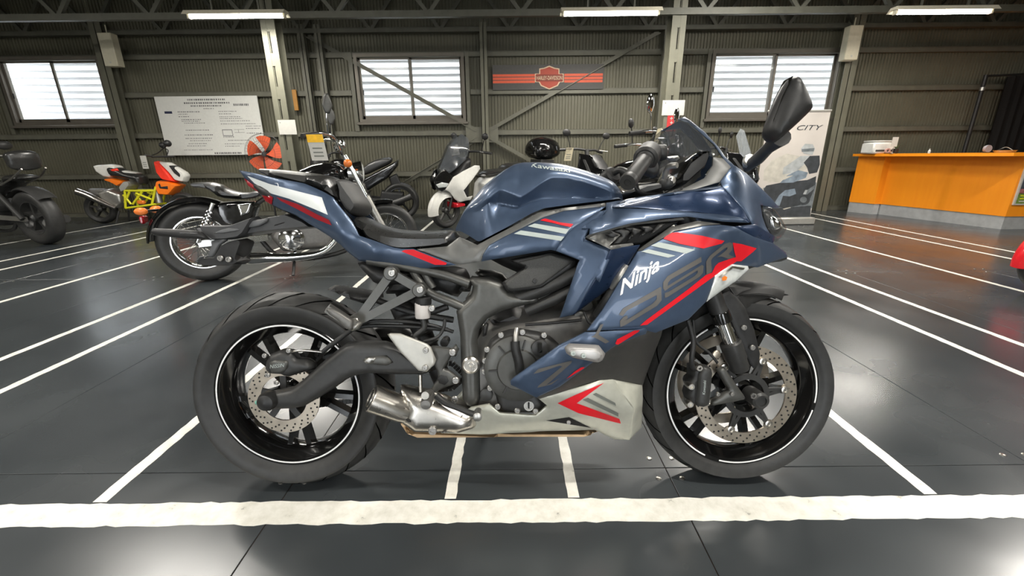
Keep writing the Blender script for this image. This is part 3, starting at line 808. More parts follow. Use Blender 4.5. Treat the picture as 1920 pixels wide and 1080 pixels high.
for k in range(7):
    t0 = k / 7; c = Vector((-.315 + .09 * t0, 0, .58 - .24 * t0)); mb.lathe([(.036, -.006), (.040, 0), (.036, .006)], c, (.35, 0, -.94), 18)
o = mb.out('shock_spring', M_SATIN, BR); o['kind'] = 'stuff'
for L in ([(700,560,.09),(740,575,.1),(790,588,.1),(840,575,.1)], [(745,600,.1),(790,592,.1),(850,600,.1)]): tubep('wiring_loom', M_BLACK, L, .009)
puff('linkage_block', M_BLACK, BR, xz(cB([(1010,130),(1120,110),(1180,150),(1180,230),(1120,240),(1040,200)], .08)), -.05, .03, .02, .012)

# ---------------------------------------------------------------- engine
blk = cD([(300,640),(420,420),(520,380),(700,330),(850,300),(1000,280),(1080,420),(1000,560),(900,700),(760,880),(480,880),(330,850)], .08)
puff('crankcase', M_GREYMET, BR, xz(blk), 0, .125, .04, .02)
cov = cD([(405,600),(415,545),(440,500),(480,468),(540,448),(600,442),(690,455),(755,480),(800,520),(830,580),(800,680),(700,770),(735,832),(690,880),(560,885),(485,868),(468,800),(440,740),(415,680)], .15)
puff('clutch_cover', M_SATIN, BR, xz(cov), -.120, .030, .020, .012)
cylp('clutch_boss', M_DGREY, 971, 690, .150, [(.094, -.004), (.092, .008), (.080, .013), (.058, .014), (.054, .020), (.050, .020), (0, .020)], n=48)
for a in (20, 75, 130, 185, 240):
    a = math.radians(a); q = P(971, 690, .164); MB().bar(q + np.array([.056*math.cos(a), 0, .056*math.sin(a)]), q + np.array([.080*math.cos(a), 0, .080*math.sin(a)]), .004, .014, (0, 1, 0)).out('cover_rib', M_SATIN, BR, False)
for q in ((497,465),(608,450),(720,466),(424,540),(414,598),(412,655),(440,740),(480,836),(582,856),(676,858)):
    bolt(760+q[0]/2.769, 460+q[1]/2.769, .148, .0085)
tubep('breather_hose', M_BLACK, [(966,640,.175),(967,655,.178),(972,675,.178),(976,700,.172)], .0125)
tubep('breather_pipe', M_ALU, [(969,616,.16),(967,628,.17),(967,642,.175)], .007)
cylp('oil_filler_cap', M_SATIN, 1012, 651, .165, [(.022, 0), (.022, .012), (.016, .014)], n=20); MB().bar(P(1012, 642, .185), P(1012, 660, .185), .012, .012, (0, 1, 0)).out('filler_grip', M_GLOSSBK, BR, False)
cylp('sight_plug', M_ALU, 991.5, 760, .148, [(.014, 0), (.014, .006), (.010, .006), (.010, .003), (0, .003)], n=24); MB().bar(P(991.5, 754.5, .155), P(991.5, 765.5, .155), .004, .004, (0, 1, 0)).out('plug_slot', M_DARKIN, BR, False)
cylp('side_plug', M_SATIN, 912, 739, .14, [(.018, 0), (.018, .008), (.014, .010)], n=20)
puff('cylinder_head', M_ALU, BR, xz(cD([(690,340),(800,350),(960,300),(1010,240),(1060,330),(1000,470),(880,500),(760,470)], .10)), 0, .11, .03, .02)
for q in ((985,255),(940,310),(905,370)): cylp('head_plug', M_DGREY, 760+q[0]/2.769, 460+q[1]/2.769, .112, [(.016, -.02), (.016, .008), (.011, .010)], n=16)
puff('throttle_body', M_BLACK, BR, xz(cD([(420,390),(560,340),(650,370),(640,420),(520,420),(440,430)], .08)), 0, .095, .03, .02)
tubep('cable', M_BLACK, [(985,609,.13),(1040,605,.14),(1090,600,.15)], .004); tubep('cable', M_BLACK, [(1095,585,.15),(1105,605,.16),(1120,610,.16)], .004)
puff('sensor_tab', M_BLACK, BR, xz(cD([(403,420),(420,402),(432,410),(420,470),(400,480)], .14)), -.13, .012, .006, .008)
# inner black body filling the nose of the fairing
puff('radiator', M_DARKIN, BR, xz(cD([(980,120),(1180,20),(1400,20),(1500,120),(1400,300),(1250,560),(1050,640),(960,470),(1020,330)], .05)), 0, .115, .03, .025)
puff('air_box', M_DARKIN, BR, xz(cC([(420,700),(900,500),(1500,400),(1850,420),(1800,800),(1500,950),(1000,980),(700,850)], .05)), 0, .10, .03, .025)
tubep('coolant_pipe', M_ALU, [(1150,538,.17),(1165,520,.19),(1178,500,.19)], .016)
tubep('coolant_pipe', M_SATIN, [(1120,592,.15),(1140,560,.17),(1160,530,.17)], .014)

# ---------------------------------------------------------------- exhaust
ex = cB([(1030,712),(1062,690),(1085,640),(1068,552),(1200,578),(1300,610),(1420,660),(1480,690),(1480,770),(1380,800),(1150,795)])
puff('muffler_body', M_STEEL, BR, xz([(x, y, .15) for x, y in ex]), -.115, .052, .045, .012)
q0 = P(360+935/2.77, 530+600/2.77, .165); q1 = P(360+1085/2.77, 530+655/2.77, .14)
ax = Vector(q1) - Vector(q0); L = ax.length
MB().lathe([(.031, 0), (.030, .002), (.022, .004), (.021, .03)], q0, ax, 36).out('muffler_end_ring', M_STEEL, BR)
MB().lathe([(.036, -.002), (.038, .0), (.037, L), (.034, L + .02)], q0, ax, 36).out('muffler_tip', M_STEEL, BR)
MB().lathe([(.0335, -.0025), (.024, -.001), (.021, .002), (.0, .004)], q0, ax, 36).out('muffler_bore', M_DARKIN, BR)
MB().lathe([(.0235, -.006), (.0265, -.006), (.0265, .0), (.0235, .0)], q0, ax, 36, True).out('muffler_inner_pipe', M_STEEL, BR)
puff('exhaust_collector', M_GOLD, BR, xz(cD([(-70,900),(30,960),(400,975),(560,985),(900,985),(1025,992),(930,1012),(560,1012),(380,1012),(60,1014),(0,990)], .10)), -.05, .060, .02, .012)
bolt(360+1250/2.77, 530+768/2.77, .165, .012); puff('exhaust_strap', M_GREYMET, BR, xz(cD([(290,880),(305,885),(205,980),(185,978)], .16)), -.15, .012, .004, .01)
puff('muffler_slot', M_DARKIN, BR, xz(cB([(1102,705),(1135,712),(1140,728),(1118,722)], .168)), -.166, .003, .003, .006)

# ---------------------------------------------------------------- belly pan
bp = [(340,845,.150),(435,828,.158),(490,873,.160),(680,886,.165),(737,834,.170),(695,800,.185),(1010,702,.185),(1075,697,.178),(1190,850,.168),(1165,1012,.120),(1085,1010,.105),(985,960,.125),(700,968,.125),(400,985,.120),(185,977,.118),(290,882,.140)]
bel, fbel, sg = sheet('belly_pan', M_SILVER, BR, B.pts(cD(bp)), B.pts(cD([(600,915,.158),(850,880,.172),(1050,800,.180)])), .008, .014, mirror=True); SB = (fbel, -1)
bp2 = [(1075,697,.178),(1232,728,.118),(1234,760,.112),(1228,945,.085),(1165,1012,.115),(1190,850,.168)]
sheet('belly_pan_nose', M_SILVER, BR, B.pts(cD(bp2)), (), .008, .014, mirror=True)
B.decal('belly_window', M_DARKIN, bel, cD([(730,910),(850,892),(965,948)]), SB, .001); bolt(1066, 791, .168, .006)
B.decal('red_arrow_stripe', M_RED, bel, cD([(1032,714),(890,820),(1112,902),(1119,926),(900,872),(790,820),(880,778)]), SB, .0012)
B.decal('grey_stripe', M_GREYP, bel, cD([(972,774),(990,766),(1090,818),(1094,834)]), SB, .0012)
B.decal('grey_stripe', M_GREYP, bel, cD([(920,802),(948,792),(1106,872),(1106,890)]), SB, .0012)
MB().box(.18, .3, -.11, .11, .14, .19).out('oil_pan', M_DARKIN, BR, False) if False else None

# ---------------------------------------------------------------- tank
W_T = .140
top = cC([(357,572),(382,520),(430,430),(500,340),(560,265),(640,200),(720,142),(790,101),(850,88),(950,90),(1100,104),(1200,126),(1300,156),(1400,192),(1480,228),(1540,282),(1574,338)], .03)
bot = cC([(362,588),(440,622),(517,668),(535,666),(640,612),(760,550),(900,470),(1000,428),(1200,400),(1400,376),(1500,363),(1560,352)], W_T)
crs = cC([(500,420),(610,350),(680,291),(760,325),(830,357),(900,310),(980,250),(1050,210),(1150,206),(1300,240),(1450,290),(1520,320)], W_T)
low = cC([(500,450),(610,372),(680,380),(760,400),(830,412),(900,378),(1000,352),(1200,346),(1450,350),(1520,350)], W_T)
def curve(L):
    A = np.array(xz(L)); i = np.argsort(A[:, 0]); return lambda x: np.interp(x, A[i, 0], A[i, 1]), A[:, 0].min(), A[:, 0].max()
ft, xa, xb = curve(top); fb, _, _ = curve(bot); fcr, c0, c1 = curve(crs); flo, _, _ = curve(low)
xs = np.linspace(xa + .0015, xb - .0015, 80); rows = 30; V = []; tank_lat = np.zeros((80, rows)); tank_z = np.zeros((80, rows))
for i, x in enumerate(xs):
    zt, zb = float(ft(x)), float(min(fb(x), ft(x) - .004)); hgt = zt - zb
    e = min(1, ((x - xa) / .10) ** .55 if x > xa else 0) * min(1, max(0, (xb - x) / .05) ** .5)
    Wm = (.105 + .04 * np.interp(x, [xa, xa + .12, xa + .25, xb], [0, .55, 1, .75])) * max(e, .12)
    tc = np.clip((float(fcr(x)) - zb) / hgt, .18, .80); tl = np.clip((float(flo(x)) - zb) / hgt, .08, tc - .05)
    dip = .026 * np.clip((tc - tl) / .12, 0, 1) * np.clip((x - c0) / .05, 0, 1) * np.clip((c1 - x) / .05, 0, 1)
    tn = [0, tl * .5, tl, tl + (tc - tl) * .55, tc, tc + (1 - tc) * .35, tc + (1 - tc) * .65, tc + (1 - tc) * .88, 1]
    ln = [Wm * 1.07, Wm * 1.02 - dip * .35, Wm * .965 - dip, Wm * .965 - dip * .45, Wm * .97, Wm * .90, Wm * .72, Wm * .40, 0]
    ts = np.sort(np.unique(np.concatenate([np.linspace(0, 1, rows - 6), [tl, tc, tc + .03, .93, .965, .985]])))[:rows]
    ts = np.interp(np.linspace(0, 1, rows), np.linspace(0, 1, len(ts)), ts)
    lt = np.interp(ts, tn, ln)
    # light smoothing keeps the crease soft
    lt[1:-1] = .25 * lt[:-2] + .5 * lt[1:-1] + .25 * lt[2:]
    up_ = np.interp(ts, [tc, 1], [0, 1]); lt = np.where(ts > tc, Wm * .97 * np.sqrt(np.maximum(0, 1 - up_ ** 2.3)), lt)
    tank_lat[i] = lt; tank_z[i] = zb + ts * hgt
k = np.array([1, 2, 3, 2, 1]) / 9
TL = np.pad(tank_lat, ((2, 2), (0, 0)), 'edge'); tank_lat = sum(k[j] * TL[j:j+80] for j in range(5))
for sg in (-1, 1):
    for i in range(80):
        for j in range(rows): V.append((xs[i], sg * tank_lat[i, j], tank_z[i, j]))
F = []; n = 80 * rows
for s in (0, 1):
    for i in range(79):
        for j in range(rows - 1):
            a = s*n + i*rows + j; q = (a, a + rows, a + rows + 1, a + 1); F.append(q if s == 0 else q[::-1])
for i in range(79):
    F.append((i*rows, n + i*rows, n + (i+1)*rows, (i+1)*rows))
tank = obj('fuel_tank', V, F, M_BLUE, BR, True, 60)
tp = np.array([(xs[i], tank_z[i, j]) for i in range(0, 80, 4) for j in range(0, rows, 3)]); tl_ = np.array([tank_lat[i, j] for i in range(0, 80, 4) for j in range(0, rows, 3)])
ST = (tps(tp, tl_), -1)
B.film('tank_lettering', M_GREYF, tank, 'Kawasaki', (996, 313), (74, 11), (-1, -8.5), tank, shear=.1, bold=.01)
tkey = cC([(1380,190),(1440,205),(1460,235),(1400,230)], .0)


# graphite trim and side cover below the tank
tr = [(80,722,.128),(300,702,.132),(392,632,.140),(519,692,.150),(650,622,.152),(800,545,.152),(960,458,.152),(1100,430,.150),(1445,386,.145),(1450,412,.148),(1150,442,.156),(1000,490,.158),(880,550,.160),(700,640,.160),(606,692,.160),(560,760,.160),(540,812,.158),(385,836,.146)]
sheet('tank_side_trim', M_GRAPH, BR, B.pts(cC(tr)), (), .006, .012, mirror=True)
sh = [(548,812,.160),(562,760,.163),(606,694,.163),(700,642,.163),(880,552,.164),(1000,492,.164),(1150,444,.162),(1450,413,.156),(1400,448,.170),(1210,580,.195),(1130,665,.195),(1090,735,.190),(1050,727,.186),(870,757,.176),(700,785,.170)]
shr, fsh, _ = sheet('tank_shroud', M_BLUE, BR, B.pts(cC(sh)), (), .006, .012, mirror=True, poly=2); SH = (fsh, -1)
B.decal('red_stripe', M_RED, shr, cC([(975,513),(1010,500),(1115,528),(1215,540),(1195,562),(1130,548),(1060,530)]), SH)
B.decal('grey_stripe', M_GREYF, shr, cC([(885,556),(935,536),(1185,578),(1160,612)]), SH)
B.decal('grey_stripe', M_GREYF, shr, cC([(785,610),(835,586),(1150,632),(1125,662)]), SH)
st = cC([(1210,580,.195),(1400,448,.172),(1450,440,.176),(1330,600,.215),(1310,650,.222),(1400,690,.225),(1490,718,.225),(1475,800,.215),(1400,960,.205)]) + cD([(985,170,.205),(890,345,.195),(865,365,.193),(805,381,.188),(850,230,.188),(893,92,.188)]) + cC([(1258,800,.190),(1180,770,.190),(1090,735,.190),(1130,665,.195)])
sheet('shroud_leg', M_BLUE, BR, B.pts(st), (), .006, .012, mirror=True, poly=2)
inn = cC([(1490,718,.224),(1700,690,.205),(1600,860,.190),(1480,1000,.180)]) + cD([(900,345,.178),(868,365,.190),(985,170,.203)])
sheet('shroud_leg_return', mat('shaded_blue_paint', (.020, .038, .085), .30, .35, .05, 60, coat=.3), BR, B.pts(inn), (), .006, .014, mirror=True)  # inner face: shade painted in as a darker copy of the blue

# ---------------------------------------------------------------- seats and tail
tc = [(333,148,.030),(432,168,.055),(600,207,.078),(800,243,.092),(870,272,.098),(950,310,.104),(1010,345,.110),(1050,400,.112),(1100,460,.115),(1150,525,.118),(1200,622,.124),(1300,655,.128),(1440,705,.132),(1500,716,.133),(1590,716,.135),(1900,832,.140),(1760,848,.132),(1640,866,.124),(1500,848,.118),(1360,822,.112),(1200,803,.106),(1125,745,.106),(1060,682,.104),(980,622,.100),(850,542,.092),(740,472,.084),(640,432,.074),(572,396,.062),(580,348,.070),(530,315,.062),(450,265,.050),(380,213,.040)]
tail, ftl, _ = sheet('tail_cowl', M_BLUE, BR, B.pts(cA(tc)), B.pts(cA([(930,430,.120),(1060,600,.128),(700,330,.095),(1300,740,.134)])), .006, .012, mirror=True); TLS = (ftl, -1)
B.decal('silver_stripe', mat('pearl_film', (.70, .73, .72), .32, .1, .03), tail, cA([(398,192),(440,206),(560,250),(800,312),(935,346),(978,472),(880,430),(700,356),(570,318),(450,245)]), TLS)
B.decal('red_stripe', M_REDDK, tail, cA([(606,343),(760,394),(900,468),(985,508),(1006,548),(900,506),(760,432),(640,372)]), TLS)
B.decal('red_stripe', M_RED, tail, cA([(1508,735),(1530,724),(1595,722),(1835,818),(1828,832),(1750,832)]), TLS)
tl = [(378,210,.042),(450,262,.052),(530,312,.064),(582,346,.072),(572,398,.064),(528,372,.058),(500,322,.055),(405,262,.044)]
tll, _, _ = sheet('tail_light', M_REDLENS, BR, [(q[0], q[1] - .003, q[2]) for q in B.pts(cA(tl))], (), .02, .01, mirror=True)
und = [(570,400,.055),(640,434,.066),(740,474,.075),(850,544,.084),(980,624,.092),(1060,684,.096),(1125,747,.098),(1200,805,.098),(1150,850,.05),(1050,760,.05),(850,620,.05),(640,500,.05)]
puff('tail_core', M_BLACK, BR, xz(cA([(380,215,.02),(700,260,.02),(1000,350,.02),(1150,540,.02),(1300,660,.02),(1700,740,.02),(1650,850,.02),(1300,810,.02),(1100,700,.02),(850,535,.02),(600,420,.02)])), 0, .07, .03, .02)
ps = [(443,150),(452,134),(480,127),(700,147),(900,170),(1010,190),(1045,225),(1052,300),(1050,352),(1000,322),(930,278),(830,243),(700,218),(560,188),(460,172)]
psx = xz([(x, y, .03) for x, y in cA(ps[:7])] + [(x, y, .09) for x, y in cA([(1052,300),(1060,400),(1000,372),(930,322),(830,282),(700,252),(560,216),(460,186)])])
xw = [P(360 + u / 3.84, 330, .08)[0] for u in (445, 560, 800, 1000)]
puff('pillion_seat', M_VINYL, BR, psx, 0, .1, .030, .011, rnd=1, wf=lambda V: np.interp(V[:, 0], xw, [.045, .066, .086, .098]))
hm = [(1005,205),(1090,205),(1130,270),(1200,365),(1215,420),(1180,470),(1150,490),(1100,450),(1050,360),(1050,280)]
puff('seat_hump', mat('grey_seat_side', (.035, .035, .034), .5, 0, .15, 120), BR, xz(cA(hm, .06)), 0, .080, .014, .014, rnd=1)
rs = [(1140,500),(1160,480),(1210,480),(1270,508),(1340,545),(1450,572),(1560,583),(1700,587),(1830,580),(1880,588),(1905,615),(1905,645),(1880,672),(1800,692),(1650,702),(1500,714),(1420,702),(1300,652),(1215,618),(1175,570)]
rsx = xz([(x, y, .05) for x, y in cA(rs[:11])] + [(x, y, .12) for x, y in cA([(1915,640),(1910,690),(1840,740),(1650,760),(1500,770),(1400,752),(1290,705),(1215,668),(1175,610)])])
zs = float(np.array(rsx)[:, 1].mean())
puff('rider_seat', M_VINYL, BR, rsx, 0, .134, .046, .010, rnd=1, wf=lambda V: .134 - .55 * np.clip(V[:, 1] - zs, -.01, .06))
# rear fender, plate bracket and slim indicator
cL = crop(262, 375, 5.12)
M_GP = mat('grey_plastic', (.050, .051, .053), .42, 0, .1, 60); M_GPL = mat('pale_grey_plastic', (.115, .118, .122), .42, 0, .06)
def lb(name, m, L, lat, w, r=.004): return puff(name, m, BR, xz(cL(L, lat)), -lat + w, w, r, .012)
lb('license_bracket', M_GP, [(1070,200),(1220,160),(1390,130),(1560,200),(1650,262),(1400,284),(1150,312),(990,342)], .055, .05)
lb('bracket_slot', M_DARKIN, [(1262,242),(1400,204),(1412,212),(1282,256)], .0565, .002, .002)
lb('bracket_arm', M_GPL, [(1028,272),(1052,204),(1100,190),(1222,178),(1214,212),(1140,250)], .066, .006)
lb('bracket_flap', M_GP, [(545,240),(780,242),(860,236),(1040,172),(1082,152),(1062,204),(990,322),(940,360),(830,380),(680,386),(640,378),(562,300)], .075, .028)
lb('flap_edge', M_GPL, [(545,240),(570,250),(600,310),(690,378),(680,388),(640,380),(560,302),(536,262)], .078, .003, .002)
lb('flap_lit_facet', M_GPL, [(700,320),(780,285),(850,268),(930,275),(960,290),(900,302),(800,318)], .078, .003, .002)  # lit facet of the dark flap, painted on in paler grey
lb('plate_panel', M_GPL, [(670,392),(830,358),(822,392),(760,432),(702,530),(690,552),(600,552),(542,602),(514,592),(562,542),(642,532),(682,432)], .068, .008)
lb('plate_holder', M_BLACK, [(830,398),(962,368),(972,420),(922,560),(946,572),(942,622),(800,636),(560,636),(520,602),(600,556),(702,548),(772,432)], .064, .035)
lb('rear_indicator', M_BLACK, [(78,288),(108,270),(370,280),(560,300),(602,340),(642,376),(400,372),(120,342),(78,318)], .11, .012, .008)
lb('indicator_highlight', M_GPL, [(372,312),(550,316),(560,324),(374,322)], .1115, .002, .001)  # highlight on the dark indicator, painted as a pale strip
for q in ((780,558),(860,570)): bolt(262+q[0]/5.12, 375+q[1]/5.12, .066, .009)

# ---------------------------------------------------------------- side fairing
fa = [(420,402,.212),(450,394,.212),(668,264,.200),(860,228,.204),(980,222,.204),(1070,232,.198),(1200,300,.170),(1332,345,.120),(1420,408,.070),(1432,440,.062),(1340,468,.100),(1230,510,.135),(1165,500,.155),(1050,486,.180),(942,560,.195),(915,650,.200),(880,742,.205),(760,862,.218),(540,952,.228),(430,925,.232),(75,938,.244),(180,800,.240),(300,602,.228)]
fair, ffa, _ = sheet('side_fairing', M_BLUE, BR, B.pts(cF(fa)), B.pts(cF([(620,560,.232),(850,380,.222),(420,780,.240)])), .007, .013, mirror=True); SF = (ffa, -1)
sheet('fairing_wing', mat('shaded_blue_paint', (.020, .038, .085)), BR, B.pts(cF([(1070,232,.199),(1215,218,.162),(1348,300,.105),(1334,347,.119),(1200,300,.171)])), (), .006, .013, mirror=True)  # wedge facet's shade painted in with the darker blue
sheet('fairing_edge_trim', M_GRAPH, BR, B.pts(cF([(425,398,.213),(430,388,.206),(640,238,.190),(830,194,.192),(985,216,.200),(860,226,.205),(668,262,.203),(452,392,.214)])), (), .006, .01, mirror=True)
R1 = [(590,315),(612,292),(640,276),(685,272),(850,295),(1002,330),(985,348),(940,360),(860,381),(700,350)]
B.decal('red_panel', M_RED, fair, cF(R1), SF)
B.decal('red_panel', M_RED, fair, cF([(1058,342),(1120,352),(1220,380),(1195,405),(1115,468),(1085,468),(1010,520),(900,592),(480,896),(432,902),(470,868),(760,655),(865,570),(880,556),(918,546),(940,500),(962,478),(1050,448),(1080,440),(1070,405)]), SF)
B.decal('grey_stripe', M_GREYF, fair, cF([(505,362),(560,338),(805,390),(742,416)]), SF)
B.decal('grey_stripe', M_GREYF, fair, cF([(440,402),(490,386),(672,430),(622,443)]), SF)
B.text('white_lettering', M_WHITEF, fair, 'Ninja', (1163, 563), (74, -48), (-1, -36), SF, shear=.25, bold=.022, off=.0022)
# dark model lettering drawn as strokes in pixels (crop F)
def glyph(name, polys, parent, surf, cr):
    for q in polys: B.decal(name, M_GREYD, parent, cr(q), surf, .0017)
glyph('dark_lettering', [
    # 2
    [(290,828),(318,786),(545,655),(570,640),(576,672),(552,692),(345,800),(316,838)],
    [(545,655),(575,642),(578,730),(548,768),(330,900),(300,912),(296,872),(322,842),(345,832),(350,850),(338,868),(520,752),(545,722)],
    # 5
    [(845,438),(848,472),(640,590),(622,612),(618,640),(588,655),(588,610),(618,568)],
    [(590,652),(622,632),(850,492),(862,500),(858,545),(835,572),(620,708),(600,715),(600,682),(628,672),(800,568),(822,545),(822,528),(640,640),(600,668)],
    # R
    [(880,560),(878,470),(902,432),(1000,352),(1040,338),(1060,352),(1054,392),(1030,420),(1070,440),(1030,452),(985,436),(950,442),(1005,402),(1022,384),(1020,372),(1000,382),(922,445),(912,462),(918,542)],
], fair, SF, cF)
# indicator lens in the fairing
ind = [(940,562,.197),(1052,487,.183),(1160,500,.158),(1166,520,.152),(1090,592,.165),(905,722,.190),(880,742,.196),(915,650,.200)]
il, fil, _ = sheet('front_indicator', M_LENS, BR, [(q[0], q[1] - .003, q[2]) for q in B.pts(cF(ind))], B.pts(cF([(1010,600,.196)])), .02, .010, mirror=True)
B.decal('indicator_bulb', M_AMBER, il, cF([(985,580),(1005,565),(1022,575),(1015,595),(990,600)]), (fil, -1), .004)
B.decal('indicator_rim', M_STEEL, il, cF([(960,575),(1055,500),(1140,512),(1130,528),(1060,515),(975,580)]), (fil, -1), .0045)

# lower blue panel and graphite panel
lo = [(545,707,.205),(562,690,.208),(800,520,.236),(935,453,.246),(1200,440,.240),(1262,428,.232),(1250,462,.228),(1215,472,.230),(1090,522,.234),(960,620,.228),(800,737,.214),(680,792,.204),(548,726,.200)]
lower, flw, _ = sheet('lower_fairing', M_BLUE, BR, B.pts(cD(lo)), B.pts(cD([(800,640,.232),(950,540,.246)])), .007, .012, mirror=True); SL = (flw, -1)
B.decal('red_stripe', M_RED, lower, cD([(1090,512),(1100,488),(1190,442),(1218,440),(1210,450),(1104,516)]), SL)
B.decal('red_stripe', M_RED, lower, cD([(835,694),(880,655),(912,634),(932,632),(925,640)]), SL)
glyph('dark_lettering', [
    [(665,668),(690,642),(865,598),(862,612),(730,728),(800,690),(760,722),(685,740),(690,730),(815,628),(800,625),(690,662)],
    [(965,476),(985,464),(1012,412),(1030,408),(1000,470),(985,480)],
    [(985,480),(1000,462),(1060,500),(1040,510)],
], lower, SL, cD)
gp = [(1262,428,.231),(1340,388,.222),(1345,400,.205),(1330,470,.165),(1295,560,.135),(1250,680,.118),(1234,728,.116),(1075,697,.176),(1010,702,.184),(695,800,.184),(682,792,.203),(800,738,.213),(960,621,.226),(1090,523,.232),(1215,473,.229),(1250,463,.227)]
sheet('graphite_fairing', mat('graphite_plastic', (.055, .053, .05), .45, .2, .1, 60), BR, B.pts(cD(gp)), (), .007, .014, mirror=True)
# frame slider
puff('frame_slider', mat('grey_slider_plastic', (.30, .29, .28), .4, .2, .06), BR, xz(cD([(830,540),(858,520),(1012,528),(1046,572),(1030,602),(1008,618),(872,592),(840,570)], .285)), -.268, .020, .012, .01)
puff('slider_face', mat('light_slider_plastic', (.46, .45, .44), .35, .3, .06), BR, xz(cD([(850,555),(872,538),(1005,545),(1022,575),(1000,600),(880,575)], .29)), -.288, .004, .004, .01)
for q in ((870,560),(925,572)): bolt(760+q[0]/2.769, 460+q[1]/2.769, .293, .006, m=M_GREYF)
tubep('slider_bolt', M_STEEL, [(1110, 660, .12), (1112, 661, .26)], .012)

# ---------------------------------------------------------------- upper cowl, vents, nose
vf = [(75,305,.224),(95,288,.222),(240,246,.212),(360,214,.205),(560,180,.196),(760,165,.186),(860,192,.188),(640,236,.190),(430,386,.206),(385,352,.205),(240,386,.222)]
V1 = [(78,306),(98,290),(360,226),(560,205),(700,196),(640,236),(440,350),(385,355),(240,386)]
puff('vent_cavity', M_DARKIN, BR, xz([(x, y, .17) for x, y in cF(V1)]), -.165, .012, .006, .014)
fp = [(70,306,.226),(92,288,.224),(360,212,.208),(560,190,.200),(720,172,.194),(735,186,.192),(560,205,.196),(365,226,.203),(105,296,.219),(90,312,.220),(228,362,.222),(385,345,.205),(390,358,.206),(238,390,.227)]
sheet('vent_frame', M_GRAPH, BR, B.pts(cF(fp)), (), .012, .010, mirror=True)
sheet('vent_nozzle', M_GRAPH, BR, B.pts(cF([(90,311,.219),(132,282,.214),(240,262,.205),(302,290,.198),(226,362,.214)])), B.pts(cF([(210,300,.190)])), .006, .010)
puff('vent_mesh', M_BLACK, BR, xz(cF([(195,285),(240,272),(290,290),(250,310),(205,300)], .20)), -.202, .003, .003, .01)
for L in ([(240,262),(305,242),(375,262),(300,352),(225,368),(302,290)], [(315,240),(385,235),(455,258),(345,335),(380,275)], [(425,230),(495,228),(530,250),(430,305),(460,262)], [(560,215),(610,212),(560,260),(500,290)]):
    puff('vent_fin', M_SATIN, BR, xz(cF(L, .195)), -.190, .008, .005, .01)
# upper side panel: blue lower band, scooped facet with its shade painted in darker blue
ub = [(0,246,.205),(100,246,.218),(92,288,.222),(240,246,.214),(360,212,.208),(600,172,.200),(830,160,.196),(1000,196,.186),(1172,206,.168),(1160,185,.166),(1000,150,.176),(820,140,.184),(640,118,.186),(345,98,.188),(290,92,.186),(205,110,.186),(90,180,.200)]
ub = cF([(38,242,.205),(100,246,.218),(92,287,.222),(240,246,.213),(360,213,.207),(600,178,.200),(760,165,.196),(900,184,.190),(1000,200,.184),(1175,208,.166),(1160,184,.165),(1080,166,.170),(940,148,.177),(820,140,.183),(600,120,.186),(345,100,.187),(250,96,.184),(345,48,.168),(240,74,.160)]) + cC([(1575,366,.150),(1450,388,.152),(1450,436,.172)])
cowl, fco, _ = sheet('upper_cowl', M_BLUE, BR, B.pts(ub), (), .006, .012, mirror=True, poly=2)
uf = cE([(250,905,.185),(330,880,.170),(540,832,.150),(930,778,.135),(1000,852,.150),(1060,920,.158),(1108,1002,.165),(1000,972,.170),(900,950,.176),(760,936,.182),(600,924,.186),(400,908,.187)])
sheet('upper_cowl_scoop', mat('shaded_blue_paint', (.020, .038, .085)), BR, B.pts(uf), B.pts(cE([(800,870,.145),(600,880,.158),(980,920,.152)])), .006, .012, mirror=True)
sheet('cowl_top_edge', M_BLUE, BR, B.pts(cE([(190,895,.150),(330,852,.145),(540,822,.140),(925,768,.120),(932,780,.135),(540,834,.150),(330,882,.168),(250,906,.184)])), (), .006, .012, mirror=True)
# nose cowl
nz = cE([(918,742,.118),(975,665,.108),(1005,640,.095),(1080,690,.080),(1160,770,.062),(1240,850,.035),(1292,912,.012),(1235,905,.045),(1172,892,.075),(1182,962,.090),(1205,1030,.105),(1232,1075,.115),(1130,1075,.150),(1112,1003,.163),(1062,920,.156),(1002,852,.148),(932,778,.132)])
sheet('nose_cowl', M_BLUE, BR, B.pts(nz), B.pts(cE([(1080,820,.125),(1150,1000,.135),(1030,740,.118)])), .006, .012, mirror=True)
puff('nose_core', M_DARKIN, BR, xz(cE([(960,720,.03),(1060,720,.03),(1150,800,.03),(1190,900,.03),(1200,1000,.03),(1200,1080,.03),(1000,1080,.03),(900,900,.03)])), 0, .06, .03, .02)
# headlight
hl = cF([(1252,92,.060),(1330,102,.040),(1385,170,.032),(1425,245,.028),(1400,300,.040),(1352,338,.075),(1312,262,.095),(1275,180,.080)])
hlo, fh, _ = sheet('headlight', M_SMOKE, BR, B.pts(hl), (), .008, .010, mirror=True)
hb = np.array(xz(hl)); hc = hb.mean(0); hb = hc + (hb - hc) * .93 - np.array([.008, 0])
puff('headlight_bowl', M_DGREY, BR, hb, 0, .062, .03, .012)
puff('headlight_reflector', M_CHROME, BR, hc + (hb - hc) * .5, -.05, .016, .012, .01)
puff('headlight_bar', M_ALU, BR, xz(cF([(1300,170),(1340,165),(1410,238),(1400,250),(1330,190)], .06)), -.055, .004, .004, .01)
sheet('chin_wing', M_BLACK, BR, B.pts(cF([(1165,500,.153),(1340,470,.098),(1432,442,.060),(1425,455,.05),(1385,470,.06),(1300,478,.10),(1170,520,.150)])), (), .005, .012, mirror=True)

